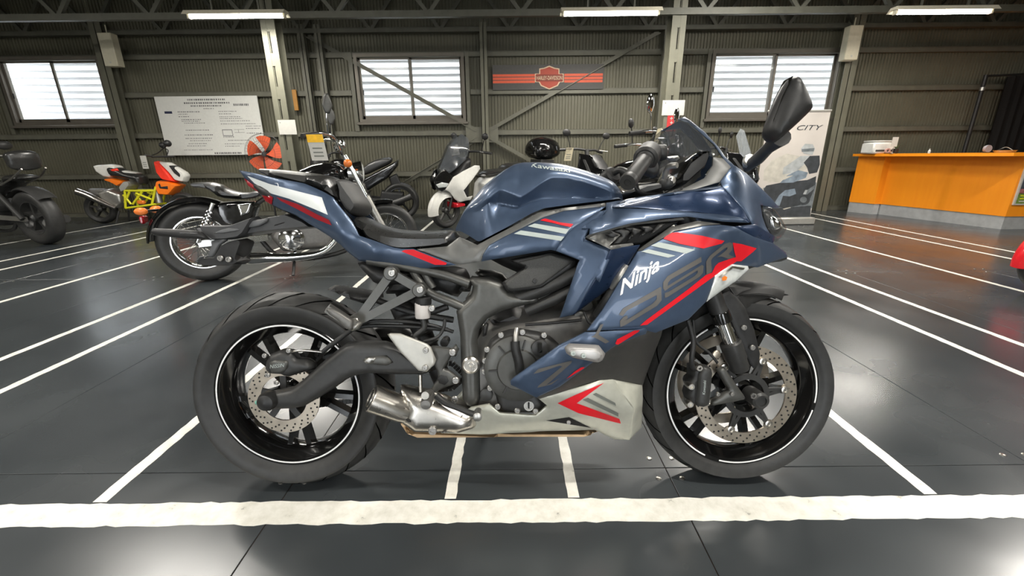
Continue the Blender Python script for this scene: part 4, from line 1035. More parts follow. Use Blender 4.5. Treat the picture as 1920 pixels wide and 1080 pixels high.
# inner dash panel, gauge, screen
sheet('dash_panel', mat('grey_inner_cowl', (.15, .15, .145), .45, .15, .06), BR, B.pts(cE([(360,850,.135),(560,820,.130),(760,790,.120),(918,745,.112),(972,664,.104),(985,652,.098),(935,598,.08),(870,588,.08),(868,640,.085),(820,720,.095),(700,780,.11),(540,825,.125)])), (), .006, .014, mirror=True)
puff('gauge', M_BLACK, BR, xz(cE([(632,715),(700,610),(790,542),(858,534),(870,560),(832,660),(720,760),(650,782)], .09)), 0, .10, .015, .015)
puff('gauge_hood', M_GLOSSBK, BR, xz(cE([(700,610),(790,542),(862,534),(880,560),(820,570),(740,630),(660,740),(640,720)], .10)), 0, .108, .008, .012)
ws = cE([(520,470,.115),(560,430,.105),(640,352,.075),(690,336,.030),(720,352,.022),(810,430,.022),(880,505,.030),(930,570,.045),(870,590,.085),(780,545,.105),(700,590,.118),(600,560,.122)])
sheet('windscreen', M_SMOKE, BR, B.pts(ws), B.pts(cE([(700,470,.088)])), .003, .014, mirror=True)
sheet('screen_frame', M_BLUE, BR, B.pts(cE([(640,350,.070),(690,332,.028),(730,358,.018),(820,432,.018),(900,520,.025),(960,598,.045),(1003,640,.090),(985,655,.100),(940,602,.075),(880,512,.050),(800,442,.040),(715,372,.035),(660,356,.06)])), (), .004, .010, mirror=True)
# mirrors
mr_ = cE([(1408,54),(1440,64),(1478,128),(1532,262),(1512,292),(1420,380),(1335,455),(1300,482),(1262,474),(1236,424),(1250,360),(1310,210),(1378,82)], .36)
puff('mirror_housing', M_BLACK, BR, xz(mr_), -.335, .035, .028, .012, rnd=1)
for sgn in (-1, 1):
    e = [P(1080 + a / 3.375, 120 + b / 3.375, .335) for a, b in ((1244,424),(1258,362),(1318,212),(1380,90))]
    obj('mirror_glass', [(q[0] - .012, sgn * yy, q[2]) for q in e for yy in (.318, .352)], [(0, 1, 3, 2), (2, 3, 5, 4), (4, 5, 7, 6)], M_MIRROR, BR)
MB().tube([P(1080+1300/3.375, 120+462/3.375, .335), P(1080+1215/3.375, 120+535/3.375, .27), P(1080+1150/3.375, 120+600/3.375, .19), P(1080+1085/3.375, 120+650/3.375, .115)], [.020, .013, .015, .013], n=12).out('mirror_stalk', M_SATIN, BR)
MB().lathe([(.016, 0), (.017, .014), (.013, .018)], P(1404, 305, .135), (-.3, -.9, .3), 16).out('mirror_collar', M_ALU, BR)
lm = mirror_pts(B.pts(mr_)); puff('mirror_housing', M_BLACK, BR, [(q[0], q[2]) for q in lm], .335, .035, .028, .016, rnd=1)
MB().tube(mirror_pts([P(1080+1300/3.375, 120+462/3.375, .335), P(1080+1215/3.375, 120+535/3.375, .27), P(1080+1150/3.375, 120+600/3.375, .19), P(1080+1085/3.375, 120+650/3.375, .115)]), [.020, .013, .015, .013], n=12).out('mirror_stalk', M_SATIN, BR)
# handlebar: grip reaches out towards the viewer
g0 = P(1080+330/3.375, 120+745/3.375, .345); g1 = P(1080+440/3.375, 120+600/3.375, .225)
for sgn in (1, -1):
    a = Vector((g0[0], sgn * g0[1], g0[2])); b = Vector((g1[0], sgn * g1[1], g1[2])); d = (b - a)
    MB().lathe([(.0165, .012), (.0185, .016), (.0185, d.length - .01), (.021, d.length - .008), (.021, d.length)], a, d, 20).out('grip', M_RUBBER, BR)
    MB().lathe([(.006, -.003), (.0075, -.006), (.017, -.006), (.0185, -.002), (.0185, .012), (.015, .014)], a, d, 20).out('bar_end', M_SATIN, BR)
    c2 = a + d * 1.45
    MB().tube([a + d, c2, c2 + Vector((.03, -sgn * .04 * -1, -.02))], .011, 10).out('handlebar', M_SATIN, BR)
    mb = MB(); s = a + d * 1.12
    mb.lathe([(.024, 0), (.030, .006), (.030, .050), (.024, .056)], a + d * .96, d, 18).out('switch_housing', M_BLACK, BR)
puff('switch_cube', M_BLACK, BR, xz(cE([(370,610),(410,545),(450,538),(520,590),(540,690),(500,720),(420,690)], .22)), -.205, .022, .012, .01)
puff('reservoir_box', M_BLACK, BR, xz(cE([(468,520),(500,505),(570,508),(585,520),(582,600),(545,612),(500,590)], .20)), -.19, .022, .010, .01)
puff('master_cylinder', M_ALU, BR, xz(cE([(585,580),(660,572),(672,590),(650,606),(600,612)], .19)), -.175, .014, .010, .01)
tubep('brake_lever', M_ALU, [(1080+560/3.375,120+720/3.375,.19),(1080+580/3.375,120+655/3.375,.21),(1080+640/3.375,120+640/3.375,.23)], .007)
puff('fork_top', M_SATIN, BR, xz(cE([(540,720),(600,690),(640,760),(600,790),(540,800)], .12)), -.11, .025, .012, .01)
cylp('fork_cap', M_STEEL, 1080+605/3.375, 120+735/3.375, .13, [(.010, 0), (.010, .004), (0, .005)], n=14)
puff('triple_clamp', M_SATIN, BR, xz(cE([(330,800),(420,760),(560,740),(600,790),(420,840),(350,840)], .08)), 0, .12, .012, .014)
tubep('clutch_cable', M_BLACK, [(1080+380/3.375,120+760/3.375,.12),(1200,360,.12),(1240,365,.08)], .006)

# ---------------------------------------------------------------- front end
FT = P(1160+480/2.7, 520+100/2.7, .098); FB = P(1160+650/2.7, 520+560/2.7, .098)
ftop = Vector(P(1225, 330, .098))
fd = (Vector(FB) - Vector(FT)).normalized()
for sgn in (1, -1):
    def q(v): return Vector((v[0], v[1] * sgn, v[2]))
    t0 = q(FT) - fd * .32
    MB().tube([t0, q(FT) + fd * .055], .024, 18).out('fork_tube', M_SATIN, BR)
    MB().lathe([(.026, 0), (.027, .004), (.027, .030), (.023, .034)], q(FT) + fd * .045, fd, 18).out('fork_seal', M_GLOSSBK, BR)
    MB().tube([q(FT) + fd * .07, q(FT) + fd * .152], .0195, 18).out('fork_slider', M_CHROME, BR)
    MB().lathe([(.026, 0), (.030, .004), (.030, .05), (.027, .06), (.027, .082), (.024, .09)], q(FT) + fd * .140, fd, 20).out('axle_clamp', M_SATIN, BR)
cylp('front_axle', M_SATIN, 1412, 742, .085, [(.024, -.02), (.024, .040), (.018, .046), (.014, .046), (.014, .040), (0, .040)], n=24)
cylp('axle_nut', M_GREYMET, 1412, 742, .125, [(.009, 0), (.009, .004), (.005, .004), (.005, .0)], n=6)
fc = (FWX, FWZ)
disc_ring(MB(), fc, .117, .150, -.071, .005, 72).out('brake_disc', M_DISC, front); disc_ring(MB(), fc, .117, .150, .066, .005, 72).out('brake_disc', M_DISC, front)
h = holes(fc, -.0716, [(.144, 0), (.135, .33), (.126, .66)], 28, .0030).out('brake_disc_holes', M_DARKIN, front); h['kind'] = 'stuff'
mb = MB(); disc_ring(mb, fc, .050, .066, -.077, .010, 48); mb.out('abs_ring', M_SATIN, front)
for k in range(6):
    a = 2 * PI * k / 6 + .15; mb = MB()
    for s in (-.16, .16): mb.bar((FWX + .055 * math.cos(a + s), -.070, FWZ + .055 * math.sin(a + s)), (FWX + .118 * math.cos(a), -.070, FWZ + .118 * math.sin(a)), .010, .008, (0, 1, 0))
    mb.out('disc_carrier_arm', M_SATIN, front, False)
    for rr_ in (.112,):
        mb = MB().lathe([(.011, -.001), (.011, .006), (.007, .007), (.006, .004), (0, .004)], (FWX + rr_ * math.cos(a), -.072, FWZ + rr_ * math.sin(a)), (0, -1, 0), 16); mb.out('disc_rivet', M_STEEL, front)
    MB().lathe([(.016, 0), (.016, .004)], (FWX + .119 * math.cos(a), -.068, FWZ + .119 * math.sin(a)), (0, -1, 0), 16).out('disc_lug', M_DISC, front)
fcal = cG([(420,445),(455,450),(478,470),(470,560),(462,640),(440,662),(400,655),(385,640),(395,560),(398,490)], .13)
puff('front_caliper', M_SATIN, BR, xz(fcal), -.118, .022, .012, .009)
fcb = cG([(360,440),(420,445),(400,520),(395,640),(350,640),(335,590),(345,560),(335,520),(360,500)], .11)
puff('caliper_rear', M_BLACK, BR, xz(fcb), -.100, .030, .012, .010)
for q in ((398,452),(358,545),(352,634)): cylp('caliper_bolt', M_STEEL, 1160+q[0]/2.7, 520+q[1]/2.7, .12, [(.010, -.02), (.010, .014), (.008, .017), (.004, .017), (.004, .010), (0, .010)], n=14)
B.text('caliper_print', M_GREYF, BR, 'Kawasaki', (1322, 740), (2, -26), (-5, -1), (lambda q: np.full(len(q), .141), -1), off=.001)
fcl = [(470,655),(480,625),(560,575),(500,470),(540,455),(600,545),(640,600),(650,620),(560,640)]
puff('caliper_bracket', M_DGREY, BR, xz(cG(fcl, .11)), -.100, .012, .008, .01)
for q in ((500,590),(572,590)): bolt(1160+q[0]/2.7, 520+q[1]/2.7, .114, .006)
puff('abs_bracket', M_DISC, BR, xz(cG([(465,395),(485,370),(510,368),(520,400),(490,418)], .10)), -.10, .003, .003, .008)
tubep('front_brake_hose', M_BLACK, [(1290,600,.12),(1300,640,.125),(1297,670,.13),(1300,690,.125),(1318,690,.125)], .007)
tubep('front_brake_hose', M_BLACK, [(1300,600,.12),(1305,640,.12),(1330,662,.12),(1345,680,.12)], .004)
# front mudguard: two side skirts joined over the tyre
skirt = cG([(498,98,.086),(560,68,.084),(600,100,.086),(640,150,.088),(690,270,.086),(718,390,.082),(712,440,.080),(690,465,.080),(668,440,.080),(640,380,.083),(600,290,.086),(560,190,.088)])
sk, fsk, _ = sheet('front_mudguard_skirt', M_BLACK, BR, B.pts(skirt), (), .006, .012, mirror=True)
for q in ((632,254),(675,355)): bolt(1160+q[0]/2.7, 520+q[1]/2.7, .089, .008)
V = []; F = []; n = 22; m = 10                        # crown over the tyre
fen = [(-.30, .318, .062), (-.1, .335, .068), (.1, .338, .070), (.22, .333, .060)]
for i in range(n + 1):
    t = i / n; a = math.radians(128 - 62 * t); rad = FWR + .026 + .012 * math.sin(PI * t) + .03 * max(0, t - .6)
    wd = .078 * (1 - .80 * max(0, (t - .45) / .55) ** 1.2)
    for j in range(m + 1):
        s = -1 + 2 * j / m; drop = .030 * abs(s) ** 2.5
        V.append((FWX + (rad - drop) * math.cos(a), s * wd, FWZ + (rad - drop) * math.sin(a)))
for i in range(n):
    for j in range(m):
        a = i * (m + 1) + j; F.append((a, a + 1, a + m + 2, a + m + 1))
nv = len(V); V2 = [(x - (x - FWX) * .012, y, z - (z - FWZ) * .012) for x, y, z in V]
F2 = [tuple(i + nv for i in f[::-1]) for f in F]
obj('front_mudguard', V + V2, F + F2, M_BLACK, BR, True, 50)
tip = cG([(560,48,.07),(640,50,.055),(760,62,.030),(868,90,.004),(750,108,.030),(690,130,.050),(640,165,.070),(600,110,.080)])
sheet('front_mudguard_tip', M_BLACK, BR, B.pts(tip), (), .006, .012, mirror=True)
# side stand on the far side
MB().tube([(-.08, .12, .26), (-.09, .20, .12), (-.10, .262, -.035)], .011, 10).out('side_stand', M_SATIN, BR)
MB().lathe([(.022, 0), (.024, .006), (.018, .012)], (-.10, .262, -.046), (0, -.17, .98), 16).out('stand_foot', M_SATIN, BR)

# =================================================================== OTHER BIKES IN THE ROOM
def bgwheel(root, name, x, R, tw, rr, m_rim, style='cast', n=5, y=0.):
    c = (x, y, R); rw = tw * .72
    rim = MB().lathe([(rr + .006, -rw), (rr - .010, -rw), (rr - .018, -rw + .012), (rr - .022, 0), (rr - .018, rw - .012), (rr - .010, rw), (rr + .006, rw), (rr - .006, 0)], c, (0, 1, 0), 48, True).out(name, m_rim, root)
    h = (rr + R) / 2
    prof = smooth_prof([(rr - .002, -rw), (h, -tw), (R - .020, -tw * .82), (R - .004, -tw * .4), (R, 0), (R - .004, tw * .4), (R - .020, tw * .82), (h, tw), (rr - .002, rw)], 3)
    MB().lathe(prof + [(rr, 0)], c, (0, 1, 0), 48, True).out('tyre', M_RUBBER, rim, True, 60)
    MB().lathe([(.02, -rw - .02), (.045, -rw), (.05, 0), (.045, rw), (.02, rw + .02)], c, (0, 1, 0), 20).out('hub', m_rim, rim)
    if style == 'wire':
        mb = MB()
        for k in range(36):
            a = 2 * PI * k / 36; s = -1 if k % 2 else 1; b = a + s * .45
            mb.tube([(x + .045 * math.cos(b), y + s * rw * .8, R + .045 * math.sin(b)), (x + (rr - .015) * math.cos(a), y + s * .012, R + (rr - .015) * math.sin(a))], .0024, 5, False)
        o = mb.out('wire_spokes', M_CHROME, rim); o['kind'] = 'stuff'
    else:
        for k in range(n):
            a = 2 * PI * k / n + .3
            MB().bar((x + .03 * math.cos(a), y, R + .03 * math.sin(a)), (x + (rr - .012) * math.cos(a), y, R + (rr - .012) * math.sin(a)), .028, rw * 1.1, (0, 1, 0)).out('spoke', m_rim, rim, False)
    return rim
def fender(root, name, m, cx, cz, R, hw, a0, a1, lip=.03, n=20):
    """mudguard shell wrapped round a wheel; angles in degrees from +x"""
    V = []; F = []; k = 8
    for i in range(n + 1):
        a = math.radians(a0 + (a1 - a0) * i / n)
        for j in range(k + 1):
            s = -1 + 2 * j / k; r = R - lip * abs(s) ** 3
            V.append((cx + r * math.cos(a), s * hw, cz + r * math.sin(a)))
    for i in range(n):
        for j in range(k):
            q = i * (k + 1) + j; F.append((q, q + k + 1, q + k + 2, q + 1))
    nv = len(V); V += [(cx + (x - cx) * .985, y, cz + (z - cz) * .985) for x, y, z in V]; F += [tuple(i + nv for i in f[::-1]) for f in F]
    return obj(name, V, F, m, root, True, 50)
def mirror_part(root, base, head, m_stem, m_head, rx=.06, rz=.045):
    MB().tube([base, (Vector(base) + Vector(head)) / 2 + Vector((0, 0, .02)), head], .006, 8).out('mirror_stem', m_stem, root)
    h = Vector(head); MB().ball((h.x, h.y, h.z + .01), .018, rx, rz).out('mirror_head', m_head, root)
    MB().lathe([(.0, .0), (1, 0)], (0, 0, 0), (1, 0, 0), 4) if False else None
def round_tag(name, label, pos, wv, hv, m=M_PAPER, top=None, group=None):
    """hanging price card: pos = top left corner, wv, hv edge vectors"""
    p, a, b = Vector(pos), Vector(wv), Vector(hv); n = a.cross(b).normalized() * .002
    V = [p, p + a, p + a + b, p + b]; V = V + [v + n for v in V]
    o = obj(name, V, [(0,1,2,3),(7,6,5,4),(0,4,5,1),(1,5,6,2),(2,6,7,3),(3,7,4,0)], m, None, False); tag(o, label, 'price tag', group)
    if top:
        q = [p - n * .6, p + a - n * .6, p + a + b * .3 - n * .6, p + b * .3 - n * .6]; obj('tag_header', q, [(0, 1, 2, 3)], top, o, False)
    for t in (.5, .66, .8):
        q = [p + a * .2 + b * t, p + a * .8 + b * t, p + a * .8 + b * (t + .05), p + a * .2 + b * (t + .05)]; q = [v - n * .6 for v in q] + [v + n * 1.6 for v in q]
        obj('print_line', q, [(0, 1, 2, 3), (7, 6, 5, 4)], M_GREYP, o, False)
    return o

def cruiser(name, label, X, Y, head, paint=M_GLOSSBK, wb=1.56, bar_h=1.06, chrome_mirror=True, lean=0.06, group=None, windshield=False):
    g = Rig(name, label, 'motorcycle', X, Y, head, lean, group); r = g.root; xr, xf = -wb / 2, wb / 2
    bgwheel(r, 'rear_wheel', xr, .315, .072, .215, M_CHROME, 'wire'); bgwheel(r, 'front_wheel', xf, .315, .052, .23, M_CHROME, 'wire')
    fender(r, 'rear_fender', paint, xr, .315, .375, .095, 35, 178); fender(r, 'front_fender', paint, xf, .315, .355, .07, 40, 165)
    puff('fuel_tank', paint, r, [(xf-.34,.84),(xf-.42,.93),(xf-.58,.95),(xf-.80,.87),(xf-.92,.77),(xf-.85,.72),(xf-.50,.73),(xf-.36,.77)], 0, .145, .12, .03, rnd=1)
    puff('seat', M_VINYL, r, [(xf-.88,.77),(xf-1.0,.72),(xf-1.15,.70),(xf-1.3,.74),(xf-1.4,.81),(xf-1.68,.83),(xf-1.70,.77),(xf-1.4,.71),(xf-1.2,.63),(xf-.9,.68)], 0, .15, .07, .03, rnd=1)
    puff('side_cover', paint, r, [(-.18,.62),(-.36,.62),(-.42,.48),(-.34,.40),(-.18,.42)], 0, .14, .03, .03)
    puff('crankcase', M_GREYMET, r, [(.28,.40),(.22,.48),(-.20,.46),(-.28,.34),(-.20,.22),(.2,.22),(.3,.3)], 0, .13, .05, .03)
    for s in (1, -1):
        for k in range(6):
            t = .14 + k * .03; c = Vector((.02 + s * math.sin(.45) * t, 0, .34 + math.cos(.45) * t))
            MB().lathe([(.075, -.008), (.08, 0), (.075, .008)], c, (s * math.sin(.45), 0, math.cos(.45)), 14).out('cylinder_fin', M_ALU, r)
        tubes = MB().tube([(xf - .02, s * .105, .315), (xf - .36, s * .105, 1.0)], .022, 12).out('fork', M_CHROME, r)
        y = s * .38
        MB().tube([(xf - .38, 0, .99), (xf - .38, s * .10, 1.0), (xf - .42, s * .18, bar_h), (xf - .50, s * .28, bar_h + .01), (xf - .58, y, bar_h - .01)], .0125, 10).out('handlebar', M_CHROME, r)
        MB().tube([(xf - .54, s * .32, bar_h), (xf - .62, s * .43, bar_h - .02)], .018, 10).out('grip', M_RUBBER, r)
        mirror_part(r, (xf - .50, s * .28, bar_h + .01), (xf - .50, s * .36, bar_h + .19), M_CHROME if chrome_mirror else M_BLACK, M_CHROME if chrome_mirror else M_BLACK, .075 if chrome_mirror else .06, .07 if chrome_mirror else .045)
        MB().ball((xf - .30, s * .20, .86), .04, .035, .035).out('front_indicator', M_AMBER, r)
        MB().tube([(xr, s * .13, .33), (xr + .14, s * .13, .64)], .026, 10).out('shock', M_CHROME, r)
        MB().bar((xr, s * .10, .31), (-.28, s * .10, .34), .03, .04).out('swingarm', M_SATIN, r, False)
    MB().tube([(.05, -.13, .52), (.18, -.17, .45), (.12, -.18, .26), (-.3, -.18, .20), (xr - .15, -.18, .24)], [.022, .03, .042], n=12).out('exhaust', M_CHROME, r)
    MB().tube([(xf - .36, 0, .86), (.3, 0, .40), (.26, 0, .18), (-.25, 0, .18), (-.34, 0, .62), (xf - .36, 0, .84)], .02, 10).out('frame', M_SATIN, r)
    MB().lathe([(.02, -.10), (.07, -.07), (.095, .0), (.098, .03), (.09, .035)], (xf - .27, 0, .87), (1, 0, 0), 24).out('headlight', M_CHROME, r)
    MB().lathe([(.088, 0), (.06, .012), (0, .018)], (xf - .238, 0, .87), (1, 0, 0), 24).out('headlight_lens', M_LENS, r)
    MB().lathe([(.05, 0), (.055, .02), (.045, .05)], (xf - .36, 0, 1.03), (-.3, 0, 1), 20).out('gauge', M_CHROME, r)
    MB().bbox(xr - .41, xr - .37, -.05, .05, .42, .50, .01).out('tail_light', M_REDLENS, r)
    if windshield:
        sheet('windshield', M_GLASSY, r, [(xf-.30,.20,.92),(xf-.46,.17,1.38),(xf-.40,.02,1.42),(xf-.22,.02,.95)], (), .004, .05, mirror=True)
    return g
def scooter(name, label, X, Y, head, paint=M_WHITEP, wb=1.28, R=.235, shield=True, box=False, lean=.05, group=None, dark=M_BLACK, rim=M_DGREY, mir=M_BLACK, apron=True):
    g = Rig(name, label, 'scooter', X, Y, head, lean, group); r = g.root; xr, xf = -wb / 2, wb / 2
    bgwheel(r, 'rear_wheel', xr, R, .06, R - .075, rim); bgwheel(r, 'front_wheel', xf, R, .052, R - .07, rim)
    fender(r, 'front_fender', paint, xf, R, R + .045, .085, -12, 165, .10)
    for s in (1, -1): MB().tube([(xf, s * .075, R), (xf - .10, s * .075, R + .32)], .018, 10).out('fork', M_SATIN, r)
    # front apron: nose sheet each side plus dark inner shield
    ap = [(xf-.36,.17,1.00),(xf-.20,.10,.98),(xf-.02,.05,.80),(xf+.04,.04,.64),(xf-.04,.10,.52),(xf-.10,.16,.42),(xf-.20,.20,.36),(xf-.30,.22,.50),(xf-.30,.23,.72)]
    if apron: sheet('front_apron', paint, r, ap, [(xf-.14,.16,.72)], .01, .03, mirror=True)
    puff('inner_shield', dark, r, [(xf-.40,.98),(xf-.24,.96),(xf-.10,.78),(xf-.10,.50),(xf-.24,.34),(xf-.34,.36),(xf-.34,.7)], 0, .16, .05, .03)
    if apron: sheet('headlight', M_SMOKE, r, [(xf+.0,.03,.80),(xf+.05,.03,.66),(xf-.02,.10,.62),(xf-.12,.15,.70),(xf-.14,.14,.78)], (), .012, .02, mirror=True)
    puff('headlight_core', M_CHROME, r, [(xf-.02,.78),(xf+.02,.67),(xf-.05,.63),(xf-.12,.72)], 0, .07, .02, .02)
    puff('nose_cap', dark, r, [(xf-.22,1.0),(xf-.08,.90),(xf+.02,.80),(xf-.10,.80),(xf-.25,.92)], 0, .10, .03, .02)
    if shield: sheet('windshield', M_GLASSY, r, [(xf-.04,.03,.86),(xf-.22,.02,1.28),(xf-.26,.06,1.30),(xf-.28,.15,1.20),(xf-.20,.19,.98),(xf-.10,.14,.88)], (), .004, .03, mirror=True)
    puff('floorboard', dark, r, [(xf-.30,.40),(xf-.30,.28),(xr+.20,.24),(xr+.20,.36),(xf-.5,.36)], 0, .16, .02, .03)
    puff('body', paint, r, [(xf-.62,.34),(xf-.66,.60),(xf-.74,.68),(xr-.10,.76),(xr-.34,.80),(xr-.36,.72),(xr-.10,.56),(xr+.20,.34)], 0, .175, .05, .03)
    puff('seat', M_VINYL, r, [(xf-.66,.68),(xf-.70,.76),(xf-.85,.80),(xr+.16,.80),(xr+.10,.87),(xr-.22,.90),(xr-.30,.84),(xr-.10,.77)], 0, .15, .06, .03, rnd=1)
    puff('tail_light', M_REDLENS, r, [(xr-.34,.79),(xr-.40,.75),(xr-.36,.70),(xr-.30,.72)], 0, .12, .02, .02)
    MB().tube([(xr + .2, -.15, .22), (xr - .05, -.17, .26), (xr - .32, -.17, .34)], [.02, .055, .05], n=14).out('muffler', M_SATIN, r)
    puff('engine', M_GREYMET, r, [(xr+.32,.30),(xr+.25,.38),(xr-.05,.34),(xr-.08,.20),(xr+.25,.18)], .10, .05, .03, .03)
    MB().tube([(xf-.40, 0, .98), (xf-.42, 0, 1.06)], .03, 12).out('steering_stem', M_SATIN, r)
    for s in (1, -1):
        MB().tube([(xf-.42, 0, 1.05), (xf-.44, s * .15, 1.06), (xf-.50, s * .26, 1.05)], .016, 10).out('handlebar', M_SATIN, r)
        MB().tube([(xf-.50, s * .25, 1.05), (xf-.54, s * .37, 1.04)], .019, 10).out('grip', M_RUBBER, r)
        MB().tube([(xf-.44, s * .24, 1.06), (xf-.40, s * .36, 1.05)], .006, 8).out('lever', M_STEEL, r)
        mirror_part(r, (xf-.47, s * .24, 1.06), (xf-.44, s * .34, 1.25), mir, mir, .065, .045)
    if box:
        puff('top_box', M_GLOSSBK, r, [(xr-.06,.93),(xr-.04,1.12),(xr-.16,1.27),(xr-.36,1.28),(xr-.52,1.16),(xr-.52,.97),(xr-.42,.92)], 0, .25, .12, .03, rnd=1)
        MB().box(xr-.45, xr-.12, -.12, .12, .88, .925).out('box_rack', M_SATIN, r, False)
    # centre stand keeps it upright
    for s in (1, -1): MB().tube([(xr + .18, s * .10, .22), (xr + .10, s * .16, .01)], .012, 8).out('stand_leg', M_SATIN, r)
    return g

GRP = 'motorcycles parked in the row along the far wall'
E = scooter('scooter', 'white maxi scooter with clear windshield and dark headlight nose', -.50, 6.62, math.radians(226), M_WHITEP, shield=False, R=.25, apron=False)
cK = crop(780, 210, 4.695); er = E.root
def ep(L): return E.pts(cK(L))
sheet('front_apron', M_WHITEP, er, ep([(262,684,.13),(330,575,.15),(420,520,.18),(520,470,.22),(560,472,.23),(566,500,.23),(500,592,.23),(420,690,.22),(450,752,.21),(500,738,.21),(480,772,.20),(390,792,.17),(350,772,.14),(300,706,.12)]), (), .01, .025, mirror=True)
sheet('headlight', M_GLOSSBK, er, ep([(158,600,.05),(220,520,.08),(262,508,.10),(330,580,.13),(300,652,.13),(232,700,.09),(180,682,.05)]), (), .012, .025, mirror=True)
sheet('headlight_lens', M_LENS, er, ep([(178,640,.075),(230,620,.105),(290,630,.135),(270,660,.125),(200,668,.085)]), (), .004, .02, mirror=True)
sheet('windshield', mat('tinted_shield', (.10, .11, .12), .04, 0, .05, alpha=.45, spec=.9), er, ep([(208,500,.03),(290,300,.03),(400,192,.06),(462,232,.12),(470,330,.17),(440,420,.17),(345,505,.14),(262,560,.09)]), (), .004, .025, mirror=True)
puff('belly_trim', mat('scooter_red_trim', (.6, .02, .03), .3), er, [(q[0], q[2]) for q in ep([(350,800,.15),(446,800,.15),(440,834,.15),(356,852,.15)])], 0, .15, .02, .02)

F_ = scooter('scooter', 'black scooter carrying a round glossy top box', .90, 6.36, math.radians(-62), M_GLOSSBK, shield=False, box=True)
I_ = scooter('scooter', 'dark scooter with windshield parked beyond the blue motorcycle nose', 2.72, 6.2, math.radians(-38), M_GLOSSBK, shield=True, mir=M_BLACK)
K_ = scooter('scooter', 'bright red scooter with rounded front fender facing the bays', 4.56, 3.0, math.radians(180), mat('bright_red_paint', (.75, .012, .02), .25, 0, .04, coat=.5), shield=False)
G_ = cruiser('cruiser_motorcycle', 'black cruiser with black mirrors parked behind the blue fuel tank', 1.12, 4.85, math.radians(-36), M_GLOSSBK, chrome_mirror=False)
H_ = cruiser('cruiser_motorcycle', 'chrome cruiser with tall oval chrome mirrors', 1.02, 3.95, math.radians(-36), M_GLOSSBK, bar_h=1.14)

# ------------------------------------------------------------------ black cruiser beside the tail (pixel outlines, crop J)
cJ = crop(240, 160, 2.843); cH = crop(0, 220, 3.375)
hd = math.radians(20); rx, ry = -2.56, 3.50
C = Rig('cruiser_motorcycle', 'black cruiser with chrome wire wheels and a yellow price tag', 'motorcycle', rx + .78 * math.cos(hd), ry + .78 * math.sin(hd), hd, .05)
r = C.root
bgwheel(r, 'rear_wheel', -.78, .325, .078, .215, M_CHROME, 'wire'); bgwheel(r, 'front_wheel', .69, .29, .052, .205, M_CHROME, 'wire')
fender(r, 'rear_fender', M_GLOSSBK, -.78, .325, .372, .10, 30, 176, .035)
fender(r, 'front_fender', M_GLOSSBK, .69, .29, .325, .062, 75, 170, .03)
puff('seat', M_VINYL, r, C.xz(cJ([(310,522),(380,515),(470,518),(540,560),(620,575),(690,560),(720,570),(690,600),(600,612),(480,602),(440,570),(400,548),(330,545)], .08)), 0, .14, .06, .02, rnd=1)
puff('side_cover', M_GLOSSBK, r, C.xz(cJ([(460,625),(570,618),(660,620),(690,640),(660,740),(560,760),(500,740),(470,690)], .13)), 0, .13, .03, .025)
puff('chrome_cover', M_CHROME, r, C.xz(cJ([(578,635),(660,625),(645,680),(600,700)], .14)), -.135, .010, .008, .012)
puff('fuel_tank', M_GLOSSBK, r, [(.40,.86),(.34,.94),(.18,.95),(-.02,.87),(-.14,.76),(-.08,.71),(.25,.73),(.38,.78)], 0, .14, .12, .03, rnd=1)
puff('crankcase', M_GREYMET, r, [(.28,.40),(.22,.48),(-.20,.46),(-.28,.34),(-.20,.20),(.2,.20),(.3,.3)], 0, .14, .05, .03)
MB().lathe([(.10, 0), (.10, .02), (.075, .035), (0, .04)], (-.10, -.14, .32), (0, -1, 0), 28).out('primary_cover', M_CHROME, r)
for s in (1, -1):
    for k in range(6):
        t = .14 + k * .03; c = Vector((.02 + s * math.sin(.45) * t, 0, .34 + math.cos(.45) * t))
        MB().lathe([(.075, -.008), (.08, 0), (.075, .008)], c, (s * math.sin(.45), 0, math.cos(.45)), 14).out('cylinder_fin', M_ALU, r)
    MB().tube([(.69, s * .10, .29), (.40, s * .10, 1.0)], .021, 12).out('fork_tube', M_CHROME, r)
    MB().tube([(.69, s * .10, .29), (.545, s * .10, .645)], .029, 12).out('fork_lower', M_ALU, r)
    MB().tube([(.38, 0, 1.0), (.38, s * .10, 1.02), (.34, s * .20, 1.13), (.26, s * .30, 1.16), (.18, s * .38, 1.14)], .0125, 10).out('handlebar', M_CHROME, r)
    MB().tube([(.22, s * .34, 1.15), (.12, s * .46, 1.12)], .019, 10).out('grip', M_RUBBER, r)
    MB().tube([(.30, s * .26, 1.15), (.30, s * .33, 1.24), (.31, s * .35, 1.31)], .006, 8).out('mirror_stem', M_CHROME, r)
    puff('mirror_head', M_DGREY, r, [(.30,1.30),(.33,1.30),(.36,1.36),(.335,1.45),(.305,1.44),(.28,1.36)], s * .35, .012, .012, .02)
    MB().ball((.42, s * .19, .93), .035, .035, .035).out('front_indicator', M_AMBER, r)
    MB().tube([(-.78, s * .15, .34), (-.62, s * .15, .64)], .017, 10).out('shock', M_CHROME, r)
    mb = MB()
    for k in range(8): t = .15 + k * .09; mb.lathe([(.024, -.008), (.030, 0), (.024, .008)], (-.78 + .16 * t, s * .15, .34 + .30 * t), (.16, 0, .30), 14)
    o = mb.out('shock_spring', M_CHROME, r); o['kind'] = 'stuff'
    MB().bar((-.78, s * .115, .325), (-.28, s * .115, .34), .03, .05).out('swingarm', M_CHROME, r, False)
    MB().ball((-1.10, s * .14, .60), .045, .03, .03).out('rear_indicator', M_AMBER, r)
    MB().tube([(-1.04, 0, .60), (-1.09, s * .12, .60)], .010, 8).out('indicator_stalk', M_CHROME, r)
